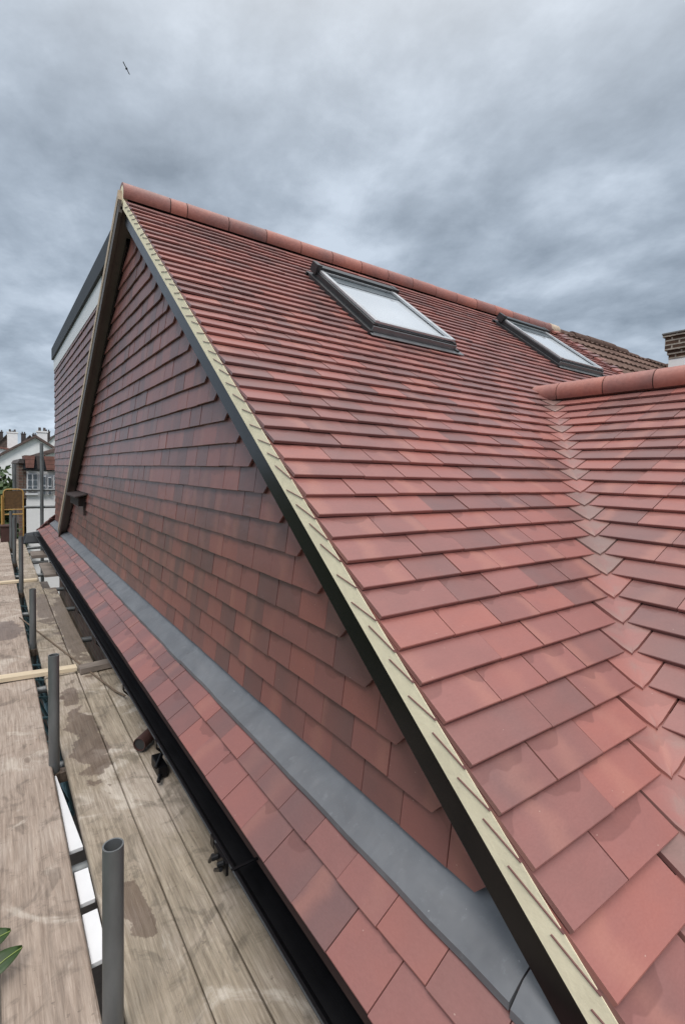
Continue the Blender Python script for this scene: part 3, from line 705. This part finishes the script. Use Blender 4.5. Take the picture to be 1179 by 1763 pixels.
q = MB(); q.prism([(XO0-0.12, 0.2, SM*0.2+K0), (XO0-0.12, RY, RZ-0.06), (XO0-0.12, 9.4, SM*0.2+K0)], (XO1-XO0+0.12, 0, 0)); q.build('roof_body', 'fardark', nb)
q = MB(); q.box(XO0-0.1, XO1, 0.3, 9.3, -GZ, SM*0.3+K0-0.01); q.build('brick_wall', 'brickred', nb)
q = MB(); rr = random.Random(3)
x = XO0+0.1
while x < XO1:
    h = rr.uniform(-.012, .012)+0.03*sin(x*1.7); q.tube((x, RY+0.01, RZ-0.03+h), (x+0.44, RY+0.01, RZ-0.03+h), 0.10, 16); x += 0.445
q.build('old_ridge_tiles', 'oldtile', nb, smooth=True)
q = MB(); q.tube((XO0-0.13, RY+0.01, RZ), (XO0+0.10, RY+0.01, RZ-0.01), 0.095, 18, 0.10); 
q.build('mortar_patch', 'buff', nb, smooth=True)
q = MB()       # bonding strip where old and new tiles meet
rr = random.Random(5); y = 2.4
while y < RY-0.1:
    a = XO0-0.1+rr.uniform(-.02, .02); b_ = XO0+0.06+rr.uniform(-.03, .03)
    P = lambda x, y, h: Vector((x, y, SM*y+K0))+NM_*h
    q.hexa([P(a, y, 0.03), P(b_, y, 0.03), P(b_, y+0.08, 0.02), P(a, y+0.08, 0.02), P(a, y, 0.062), P(b_, y, 0.085), P(b_, y+0.08, 0.07), P(a, y+0.08, 0.05)], (rr.random(), rr.random(), rr.random())); y += 0.085
q.build('bonding_tiles', 'tile', nb)
# chimney of the neighbour
ch = MB(); CX, CY = 10.05, 3.35
ch.box(CX+0.06, CX+1.1, CY+0.05, CY+0.72, 1.0, 2.19); ch.build('chimney_base', 'render', nb)
ch = MB()
for a, z0, z1 in ((0.05, 2.19, 2.265), (0.03, 2.265, 2.34), (0.0, 2.34, 2.42), (0.0, 2.42, 2.50), (0.0, 2.50, 2.58)): ch.box(CX+a, CX+1.16-a, CY+a, CY+0.77-a, z0+0.0015, z1)
ch.box(CX-0.03, CX+1.19, CY-0.03, CY+0.80, 2.581, 2.625)
st_ = ch.build('chimney_stack', 'brick', nb, bevel=0.004)
ch = MB(); ch.box(CX-0.045, CX+1.2, CY-0.045, CY+0.81, 2.627, 2.66); ch.build('chimney_capping', 'concrete', nb, bevel=0.008)
for i in range(2):
    ch = MB(); cx = CX+0.30+i*0.46; ch.tube((cx, CY+0.38, 2.655), (cx, CY+0.38, 2.90), 0.105, 20, 0.09, hollow=0.02); ch.tube((cx, CY+0.38, 2.80), (cx, CY+0.38, 2.85), 0.115, 20, hollow=0.03); ch.build('chimney_pot', 'terracotta', nb, smooth=True)

# ------------------------------------------------------------------ scaffolding
ZB = -1.55
bgrp = 'scaffold boards of the working platform'
def board(x0, x1, y0, y1, mat, label, dzz=0.0):
    q = MB(); t = random.random(); n = 10
    z1 = ZB+dzz; rg = random.Random(int(x0*1000+y0*10)); b = len(q.v); ring = 8; c = 0.006
    for i in range(n+1):
        y = y0+(y1-y0)*i/n; a = rg.uniform(-.0022, .0022); w1, w2 = x0+rg.uniform(-.0015, .0015), x1+rg.uniform(-.0015, .0015)
        q.add([(w1+c, y, z1+a-.04), (w1, y, z1+a-.034), (w1, y, z1+a-c), (w1+c, y, z1+a), (w2-c, y, z1+a), (w2, y, z1+a-c), (w2, y, z1+a-.034), (w2-c, y, z1+a-.04)])
    for i in range(n):
        for j in range(ring): jj = (j+1) % ring; q.face((b+i*ring+j, b+i*ring+jj, b+(i+1)*ring+jj, b+(i+1)*ring+j), None, (t, 0, 0))
    q.face(range(b, b+ring), None, (t, 0, 0)); q.face(range(b+n*ring+ring-1, b+n*ring-1, -1), None, (t, 0, 0))
    o = q.build('scaffold_board', mat); return tag(o, label, 'scaffold board', bgrp)
board(0.003, 0.232, -2.0, 4.18, 'boardL', 'near scaffold board along the left side of the gap with the poles')
board(0.006, 0.230, 4.20, 8.1, 'boardL', 'pinkish scaffold board left of the gap, beyond the pale batten', 0.004)
board(0.003, 0.228, 8.12, 12.6, 'boardL', 'farthest scaffold board left of the gap, ending at the yellow gate', 0.0)
board(-0.235, -0.004, -2.0, 4.2, 'boardL', 'near scaffold board at the left edge of the picture, under the green leaves')
board(-0.235, -0.004, 4.22, 12.6, 'boardL', 'far scaffold board at the left edge of the picture, beyond the pale batten', 0.003)
board(0.292, 0.494, -2.0, 4.1, 'boardR', 'near scaffold board right of the poles with two dark damp patches')
board(0.290, 0.492, 4.12, 8.0, 'boardR', 'middle scaffold board right of the poles, stained by a brown puddle', 0.003)
board(0.292, 0.494, 8.02, 12.4, 'boardR', 'farthest scaffold board right of the poles', 0.0)
board(0.498, 0.632, -2.0, 4.1, 'boardR', 'near narrow scaffold board between the damp patched board and the gutter')
board(0.498, 0.634, 4.12, 7.2, 'boardR', 'middle narrow scaffold board beside the gutter, wet and dark brown', 0.004)
board(0.637, 0.86, -2.0, 4.1, 'boardR', 'near scaffold board running under the black gutter', -0.003)
# poles
pgrp = 'scaffold poles standing in the gap between the boards'
def pole(x, y, ztop, label, first=None, h=None, grp=pgrp):
    t = thing('scaffold_pole', label, 'scaffold pole', (x, y, -GZ), grp)
    q = MB(); q.tube((x, y, -GZ), (x, y, ztop), 0.0254, 28, hollow=0.004); q.build('tube', 'steel', t, smooth=True)
    q = MB(); zc_ = ZB-0.07
    q.tube((x, y, zc_-0.03), (x, y, zc_+0.03), 0.034, 20); q.box(x+0.02, x+0.06, y-0.025, y+0.025, zc_-0.028, zc_+0.028); q.tube((x-0.03, y-0.05, zc_), (x-0.03, y+0.04, zc_), 0.007, 8); q.tube((x-0.03, y-0.06, zc_), (x-0.03, y-0.045, zc_), 0.013, 6)
    q.build('coupler', 'rust', t, bevel=0.003); return t
for (x, y, zt, lb) in ((0.238, 1.31, -0.955, 'nearest and tallest looking scaffold pole, open tube end in front of the damp board'),
                       (0.243, 2.89, -0.972, 'second scaffold pole from the front, beside the large damp patch'),
                       (0.265, 4.99, -1.066, 'third scaffold pole from the front, just beyond the pale batten'),
                       (0.268, 7.30, -0.885, 'fourth scaffold pole from the front, pale grey, near the far boards'),
                       (0.262, 9.55, -0.842, 'fifth scaffold pole from the front, bluish, close to the yellow gate'),
                       (0.258, 11.3, -0.87, 'last scaffold pole of the row, touching the yellow gate')):
    pole(x, y, zt, lb)
# transoms under the boards
tgrp = 'scaffold cross tubes under the boards'
TL = ['nearest scaffold cross tube, hidden below the front of the boards', 'scaffold cross tube crossing the gap between the white planks', 'scaffold cross tube clamped to the second pole', 'scaffold cross tube under the pale batten', 'scaffold cross tube clamped to the third pole', 'scaffold cross tube midway between the third and fourth poles', 'scaffold cross tube clamped to the fourth pole', 'scaffold cross tube just past the fourth pole', 'scaffold cross tube clamped to the fifth pole', 'scaffold cross tube between the fifth and last poles', 'scaffold cross tube clamped to the last pole by the yellow gate']
for i, y in enumerate((0.55, 2.15, 2.98, 4.1, 5.1, 6.3, 7.4, 8.5, 9.65, 10.7, 11.4)):
    t = MB(); t.tube((-1.3, y, ZB-0.07), (0.74, y, ZB-0.07), 0.0254, 16, hollow=0.004)
    o = t.build('cross_tube', 'steel', origin=(-0.3, y, ZB-0.07), smooth=True); tag(o, TL[i], 'scaffold tube', tgrp)
# lattice beam in the gap
lb_ = thing('lattice_beam', 'teal aluminium ladder beam with short rungs running below the gap in the boards', 'beam', (0.262, 6, ZB-0.3))
q = MB(); q.tube((0.222, 3.0, -1.66), (0.222, 12, -1.66), 0.012, 10); q.tube((0.33, 3.0, -1.92), (0.33, 12, -1.92), 0.02, 10); q.build('chord', 'teal', lb_)
y = 3.1
while y < 12:
    q = MB(); q.tube((0.222, y, -1.66), (0.33, y, -1.92), 0.011, 8); q.tube((0.33, y, -1.72), (0.222, y, -1.70), 0.010, 8); q.build('rung', 'teal', lb_); y += 0.36
# white panels stored under the deck
for (y0, y1, x0, x1, xt, lb) in ((2.22, 2.82, 0.238, 0.289, 0.246, 'long tapering white plastic plank in the gap, farthest of the three'), (1.92, 2.09, 0.240, 0.289, 0.289, 'shortest white plastic plank in the gap, between the other two'), (1.66, 1.87, 0.238, 0.288, 0.288, 'white plastic plank in the gap, nearest of the three, just behind the first pole')):
    q = MB(); q.hexa([(x0, y0, -1.592), (x1, y0, -1.592), (xt, y1, -1.592), (x0, y1, -1.592), (x0, y0, -1.575), (x1, y0, -1.575), (xt, y1, -1.575), (x0, y1, -1.575)])
    tag(q.build('white_plank', 'white', origin=(x0, y0, -1.592), bevel=0.002), lb, 'plank', 'white planks in the gap')
q = MB(); q.box(-0.6, 0.9, -1.5, 12, -2.45, -2.43); tag(q.build('lower_deck', 'oldwood'), 'dark lower scaffold lift deck glimpsed through the gap in the boards', 'scaffold deck')
# battens and odd bits on the deck
q = MB(); q.hexa([(-0.25, 4.30, ZB+.006), (-0.25, 4.22, ZB+.006), (0.50, 4.13, ZB+.006), (0.50, 4.21, ZB+.006), (-0.25, 4.30, ZB+.034), (-0.25, 4.22, ZB+.034), (0.50, 4.13, ZB+.034), (0.50, 4.21, ZB+.034)])
tag(q.build('timber_batten', 'batten', origin=(0.1, 4.2, ZB)), 'long pale timber batten lying across the boards behind the second pole', 'batten', 'timber battens on the deck')
q = MB(); q.hexa([(0.51, 4.04, ZB+.006), (0.80, 4.07, ZB+.006), (0.80, 4.17, ZB+.006), (0.51, 4.14, ZB+.006), (0.51, 4.04, ZB+.05), (0.80, 4.07, ZB+.05), (0.80, 4.17, ZB+.05), (0.51, 4.14, ZB+.05)])
tag(q.build('timber_block', 'oldwood', origin=(0.65, 4.1, ZB), bevel=0.004), 'short grey timber block beside the gutter, in line with the pale batten', 'timber block')
q = MB(); q.box(-0.24, 0.46, 7.68, 7.78, ZB+.008, ZB+.034)
tag(q.build('timber_batten', 'batten', origin=(0.1, 7.7, ZB)), 'distant pale timber batten lying across the far boards', 'batten', 'timber battens on the deck')
q = MB(); q.box(0.56, 0.80, 7.9, 8.9, ZB+0.005, ZB+0.045); tag(q.build('board_offcut', 'oldwood', origin=(0.7, 8.4, ZB), bevel=0.004), 'reddish brown board offcut beside the far end of the gutter', 'offcut', 'board offcuts by the gutter')
q = MB(); q.box(0.50, 0.80, 9.6, 10.1, ZB+0.005, ZB+0.06); tag(q.build('board_offcut', 'oldwood', origin=(0.6, 9.8, ZB), bevel=0.004), 'farthest board offcut by the gutter, lying crosswise in front of the dark sheet', 'offcut', 'board offcuts by the gutter')
q = MB(); q.hexa([(0.45, 11.5, ZB), (0.95, 11.5, ZB), (0.95, 12.0, ZB), (0.45, 12.0, ZB), (0.52, 11.6, ZB+0.20), (0.85, 11.55, ZB+0.12), (0.9, 11.9, ZB+0.24), (0.5, 11.95, ZB+0.16)]); tag(q.build('dark_tarpaulin', 'felt', origin=(0.7, 11.7, ZB), bevel=0.03), 'crumpled dark tarpaulin heap at the far end of the deck', 'tarpaulin')
# cord
pts = []
for i in range(17):
    t = i/16; pts.append((0.20+0.50*t, 5.9-2.45*t, ZB+0.012+0.0*t+0.02*(1 if i == 16 else 0)))
q = MB(); q.path(pts, 0.006, 8); tag(q.build('cord', 'cord', origin=(0.4, 4.6, ZB)), 'thin brown cord lying diagonally across the boards to the gutter', 'cord')
q = MB(); q.tube((0.632, 2.76, ZB+0.045), (0.74, 2.87, ZB+0.045), 0.036, 24, hollow=0.004)
pp = thing('pipe_offcut', 'short dark brown pipe with open round end under the gutter', 'pipe', (0.66, 2.8, ZB)); q.build('pipe', 'brownred', pp, smooth=True)
q = MB(); q.tube((0.638, 2.766, ZB+0.045), (0.73, 2.86, ZB+0.045), 0.0315, 20); q.build('pipe_inside', 'steeldark', pp)
q = MB(); q.box(0.655, 0.70, 2.46, 2.60, ZB+0.005, ZB+0.06); q.tube((0.645, 2.47, ZB+0.06), (0.70, 2.55, ZB+0.09), 0.010, 8); q.tube((0.66, 2.45, ZB+.03), (0.640, 2.40, ZB+.03), 0.011, 8); tag(q.build('coupler_clip', 'gutter', origin=(0.66, 2.5, ZB), bevel=0.004), 'small black scaffold fitting beside the pipe under the gutter', 'scaffold fitting')
# far end: standards, rails, yellow gate
def fpole(x, y, z0, z1, lb):
    q = MB(); q.tube((x, y, z0), (x, y, z1), 0.036, 12); tag(q.build('scaffold_pole', 'steel', origin=(x, y, z0), smooth=True), lb, 'scaffold pole', 'tall scaffold poles at the far end')
fpole(0.875, 12.9, -GZ, 0.50, 'tall far scaffold pole standing in front of the white bay house')
fpole(0.36, 12.7, -GZ, 0.03, 'far scaffold pole behind the yellow gate, in front of the hedge')
for z, lb in ((-0.545, 'upper grey guard rail tube in front of the white bay house'), (-0.925, 'lower grey guard rail tube in front of the white bay house')):
    q = MB(); q.tube((0.42, 12.95, z), (2.6, 12.95, z), 0.030, 10); tag(q.build('guard_rail', 'steel', origin=(1.5, 12.95, z), smooth=True), lb, 'guard rail', 'guard rails at the far end')
ga = thing('ladder_gate', 'yellow steel ladder safety gate with rounded top at the far end of the deck', 'safety gate', (0.33, 12.3, ZB))
def arch(x0, x1, y, z0, z1, r, c=0.07):
    pts = [(x0, y, z0), (x0, y, z1-c)]
    for i in range(1, 6): a = pi-pi/2*i/5; pts.append((x0+c+cos(a)*c, y, z1-c+sin(a)*c))
    for i in range(0, 6): a = pi/2-pi/2*i/5; pts.append((x1-c+cos(a)*c, y, z1-c+sin(a)*c))
    pts.append((x1, y, z0)); return MB().path(pts, r, 8)
arch(0.16, 0.50, 12.3, ZB, -0.50, 0.014).build('frame', 'yellow', ga)
q = MB(); q.tube((0.13, 12.25, ZB), (0.13, 12.25, -0.62), 0.018, 8)
for z in (-0.92, -1.02): q.tube((0.16, 12.3, z), (0.50, 12.3, z), 0.014, 8)
q.build('rail', 'yellow', ga)
q = MB(); q.box(0.18, 0.48, 12.30, 12.31, -0.90, -0.53); q.build('mesh_panel', 'ochre', ga)
q = MB(); q.box(0.10, 0.30, 12.0, 12.3, ZB, ZB+0.30); q.box(0.09, 0.31, 11.98, 12.32, ZB+0.30, ZB+0.33); tag(q.build('brown_crate', 'brownred', origin=(0.2, 12.1, ZB), bevel=0.006), 'dark red brown crate standing at the foot of the yellow gate', 'crate')

# sprig of laurel lying on the boards
sp_ = thing('laurel_sprig', 'green glossy leaves at the left edge of the picture on the boards', 'plant', (0.0, 1.75, ZB))
def leaf(base, tip, wd, lift, nz=None):
    base, tip = Vector(base), Vector(tip); a = tip-base; up = Vector((0.15, -0.25, 1)).normalized(); s_ = a.cross(up).normalized(); q = MB(); n = 10; b = 0
    for i in range(n+1):
        t = i/n; w_ = wd*sin(pi*min(1, t*0.97+0.02))**0.75*(1-0.25*t); c = base+a*t+up*(lift*sin(pi*t))
        q.add([c-s_*w_+up*(wd*0.25), c-s_*w_*0.5+up*wd*0.06, c, c+s_*w_*0.5+up*wd*0.06, c+s_*w_+up*(wd*0.25)])
    for i in range(n):
        for j in range(4): k_ = i*5+j; q.face((k_, k_+1, k_+6, k_+5))
    o = q.build('leaf', 'leaf', sp_, smooth=True, recalc=False)
    so_ = o.modifiers.new('thick', 'SOLIDIFY'); so_.thickness = 0.001
    v = MB(); v.path([base+a*(i/8)+up*(lift*sin(pi*i/8)+0.002) for i in range(9)], 0.0012, 6); v.build('leaf_vein', 'vein', o if False else sp_)
leaf((-0.065, 1.69, ZB+0.045), (0.058, 1.745, ZB+0.060), 0.034, 0.014)
leaf((-0.07, 1.80, ZB+0.05), (0.030, 1.83, ZB+0.06), 0.036, 0.012)
leaf((-0.09, 1.66, ZB+0.04), (-0.02, 1.56, ZB+0.03), 0.020, 0.010)
q = MB(); q.path([(-0.32, 1.60, ZB+.01), (-0.2, 1.66, ZB+.03), (-0.09, 1.68, ZB+.04), (-0.055, 1.70, ZB+.045)], 0.004, 8); q.path([(-0.09, 1.68, ZB+.04), (-0.06, 1.79, ZB+.05)], 0.003, 8); q.build('stem', 'bark', sp_)

# ------------------------------------------------------------------ background
def gable_house(name, label, x0, x1, y0, y1, zw, za, mw, mr, xap=None, over=0.3, chim=None, wins=(), cat='house', axis='y', group=None):
    h = thing(name, label, cat, ((x0+x1)/2, (y0+y1)/2, -GZ), group); xm = (x0+x1)/2 if xap is None else xap
    q = MB(); q.prism([(x0, y0, -GZ), (x1, y0, -GZ), (x1, y0, zw), (xm, y0, za), (x0, y0, zw)], (0, y1-y0, 0)); q.build('wall', mw, h)
    sl0 = (za-zw)/(xm-x0); sl1 = (za-zw)/(x1-xm); q = MB(); t = 0.22
    q.prism([(xm, y0-over, za+0.02), (x0-over, y0-over, zw-sl0*over+0.02), (x0-over, y0-over, zw-sl0*over+t), (xm, y0-over, za+t), (x1+over, y0-over, zw-sl1*over+t), (x1+over, y0-over, zw-sl1*over+0.02)], (0, y1-y0+2*over, 0)); q.build('roof', mr, h)
    for (a, b_, c, d_) in wins:
        q = MB(); q.box(a, b_, y0-0.06, y0-0.005, c, d_); f = q.build('window_frame', 'white', h); q = MB(); m_ = (b_-a)*0.08
        q.box(a+m_, (a+b_)/2-m_/2, y0-0.08, y0-0.062, c+m_, d_-m_); q.box((a+b_)/2+m_/2, b_-m_, y0-0.08, y0-0.062, c+m_, d_-m_); q.build('pane', 'winglass', h)
    if chim:
        for (cx, cy, w_, z0, z1, mt_) in chim:
            q = MB(); q.box(cx-w_/2, cx+w_/2, cy-w_/2, cy+w_/2, z0, z1); q.box(cx-w_/2-.06, cx+w_/2+.06, cy-w_/2-.06, cy+w_/2+.06, z1, z1+0.12); q.build('chimney', mt_, h)
            for s_ in (-1, 1):
                q = MB(); q.tube((cx+s_*w_*0.24, cy, z1+0.12), (cx+s_*w_*0.24, cy, z1+0.42), 0.11, 10, 0.09); q.build('chimney_pot', 'fardark', h)
    return h
gable_house('white_gable_house', 'large white rendered house whose gable end faces the scaffold', 0.1, 5.2, 45, 60, 0.45, 2.15, 'render', 'farbrown', chim=[(3.3, 48, 0.7, 1.5, 2.75, 'render')], wins=[(-2.0, -1.8, -1.5, -1.2)][:0])
# side windows of that house as short dark louvres at left
gable_house('red_roof_house', 'low house with red roof left of the white gable house', -5.0, 0.4, 47, 58, 0.0, 1.6, 'render', 'farred', xap=-1.5)
gable_house('white_chimney_house', 'pink roofed house behind with tall white chimney', -2.5, 2.4, 64, 74, 1.4, 2.1, 'render', 'farred', chim=[(1.72, 66, 0.95, 1.2, 3.55, 'render'), (0.0, 66, 0.8, 1.2, 3.0, 'brickred')], xap=-1.5)
rr = random.Random(11)
lab = ['dark slate roofed house on the skyline, leftmost of the far row', 'dark roofed house on the skyline left of the white gable apex', 'dark roofed house on the skyline just behind the white gable apex', 'dark roofed house on the skyline right of the white gable apex', 'pale fronted far house beside the tile hung corner', 'far house hidden mostly behind the tile hung corner']
for i in range(6):
    x0 = -3.0+i*3.3; y0 = 100+rr.uniform(-4, 4)
    gable_house('distant_house', lab[i], x0, x0+3.1, y0, y0+9, 3.2, 4.9+rr.uniform(-.3, .3), 'render' if i in (4, 3) else 'farbrown', 'fardark', chim=[(x0+0.7, y0+2, 0.7, 3.4, 5.6+rr.uniform(-.2, .4), 'fardark'), (x0+2.3, y0+2, 0.6, 3.4, 5.4+rr.uniform(-.2, .4), 'fardark')], group='far row of houses on the skyline')
# bay fronted white house with red turret roofs
bh = thing('bay_house', 'white painted bay fronted house with steep red tiled gablets, behind the guard rails', 'house', (2.2, 18, -GZ))
q = MB(); q.box(0.72, 4.2, 16, 24, -GZ, -0.02); q.build('wall', 'render', bh)
def win(x0, x1, z0, z1, nx, nz, y=16.0):
    q = MB(); q.box(x0, x1, y-0.10, y-0.004, z0, z1); f = q.build('window', 'white', bh); q = MB(); w_ = (x1-x0)/nx; h_ = (z1-z0)/nz
    for i in range(nx):
        for j in range(nz): q.box(x0+i*w_+w_*.14, x0+(i+1)*w_-w_*.14, y-0.125, y-0.102, z0+j*h_+h_*.10, z0+(j+1)*h_-h_*.10)
    q.build('pane', 'winglass', f)
win(0.74, 0.98, -0.72, -0.22, 2, 3); win(1.06, 1.18, -0.80, -0.27, 1, 2); win(1.22, 1.31, -0.80, -0.30, 1, 2); win(1.36, 1.6, -0.72, -0.25, 2, 3)
q = MB(); q.box(0.70, 1.0, 15.9, 16.0, -0.80, -0.75); q.build('sill', 'white', bh)
q = MB(); q.box(0.66, 0.715, 15.97, 24.0, -0.9, 0.06); q.build('side_wall', 'brickred', bh)
for (xa, xb, xc, xd, zt, zb, mtt) in ((0.685, 0.925, 0.895, 0.71, 0.28, -0.06, 'farred'), (0.95, 1.06, 1.03, 0.985, 0.27, -0.10, 'fardark'), (1.13, 1.60, 1.60, 1.20, 0.27, -0.13, 'farred')):
    q = MB(); q.hexa([(xd, 15.88, zb), (xc, 15.88, zb), (xc, 17.5, zb), (xd, 17.5, zb), (xa, 15.9, zt), (xb, 15.9, zt), (xb, 17.5, zt), (xa, 17.5, zt)]); q.build('gablet_roof', mtt, bh)
q = MB(); q.box(0.66, 3.0, 15.95, 20, -0.10, 0.16); q.build('gablet_shade', 'felt', bh)  # black block, its colour stands in for the shade on the gables
q = MB(); q.box(0.62, 3.0, 15.82, 15.92, -0.135, -0.105); q.build('eaves_gutter', 'gutter', bh)
gable_house('green_roof_house', 'mossy brown roofed house between the bay house and the white gable house', 2.2, 5.2, 30, 38, 0.55, 1.15, 'render', 'farbrown')
wb = thing('brick_side_house', 'dark brown brick building edge left of the bay house, behind the yellow gate', 'house', (0.55, 15, -GZ))
q = MB(); q.box(0.55, 0.655, 15.98, 22, -GZ, 0.06); q.build('wall', 'brickred', wb); q = MB(); q.hexa([(0.52, 15.9, 0.06), (0.68, 15.9, 0.06), (0.68, 22, 0.06), (0.52, 22, 0.06), (0.58, 15.9, 0.18), (0.66, 15.9, 0.18), (0.66, 22, 0.18), (0.58, 22, 0.18)]); q.build('roof', 'fardark', wb)
# hedge and bushes
def bush(name, label, c, rad, n, size, cat='bush'):
    t = thing(name, label, cat, (c[0], c[1], -GZ)); rg = random.Random(int(c[0]*10+c[1])); q = MB()
    cen = [Vector(c)+Vector((rg.uniform(-1, 1)*rad[0]*.7, rg.uniform(-1, 1)*rad[1]*.7, rg.uniform(-1, 1)*rad[2]*.7)) for _ in range(26)]
    for i in range(n):
        p = rg.choice(cen)+Vector((rg.gauss(0, rad[0]*.22), rg.gauss(0, rad[1]*.22), rg.gauss(0, rad[2]*.20))); s_ = size*rg.uniform(.6, 1.4)
        u_ = Vector((rg.gauss(0, 1), rg.gauss(0, 1), rg.gauss(0, 1))).normalized()*s_; v_ = u_.orthogonal().normalized()*s_*0.6
        b = q.add([p-u_, p+v_, p+u_, p-v_]); q.face((b, b+1, b+2, b+3))
    q.build('crown', 'foliage', t, recalc=False)
    q = MB(); q.tube((c[0], c[1], -GZ), (c[0], c[1], c[2]), 0.16, 8, 0.08)
    for k_ in cen[:8]: q.tube((c[0], c[1], c[2]-rad[2]*.8), k_, 0.05, 6, 0.02)
    q.build('trunk', 'bark', t)
bush('green_tree', 'green leafy tree behind the yellow gate at the left edge', (-0.15, 20, -1.9), (1.0, 1.4, 1.5), 9000, 0.10, 'tree')
bush('green_tree', 'darker green tree lower left, beyond the end of the boards', (0.0, 16.5, -3.0), (0.8, 1.0, 1.3), 6000, 0.09, 'tree')
bush('green_tree', 'distant green tree in front of the white gable house', (-1.8, 30, -1.2), (2.2, 2, 1.3), 6000, 0.16, 'tree')

# bird in the sky
bd = MB(); bc = Vector((6.82, 33.3, 24.2)); 
def PB(x, y, z): return bc+RT*x*0.22+Vector((0, 0, 1))*z*0.22+FW*y
bd.tube(PB(-0.20, 0, -0.02), PB(0.12, 0, 0.03), 0.05, 10, 0.07); bd.tube(PB(0.12, 0, 0.03), PB(0.22, 0, 0.06), 0.07, 10, 0.02); bd.tube(PB(-0.20, 0, -0.02), PB(-0.34, 0, -0.03), 0.05, 8, 0.02)
for s_ in (-1, 1):
    b = bd.add([PB(0.08, 0, 0.03), PB(-0.12, 0, 0.0), PB(-0.22, s_*0.42, 0.12), PB(0.02, s_*0.48, 0.16), PB(0.08, 0, 0.05), PB(-0.12, 0, 0.02), PB(-0.22, s_*0.42, 0.135), PB(0.02, s_*0.48, 0.175)])
    for f_ in ((0, 1, 2, 3), (7, 6, 5, 4), (0, 4, 5, 1), (1, 5, 6, 2), (2, 6, 7, 3), (3, 7, 4, 0)): bd.face([b+i for i in f_])
tag(bd.build('bird', 'bird', origin=tuple(bc)), 'small dark bird flying high in the cloudy sky', 'bird')
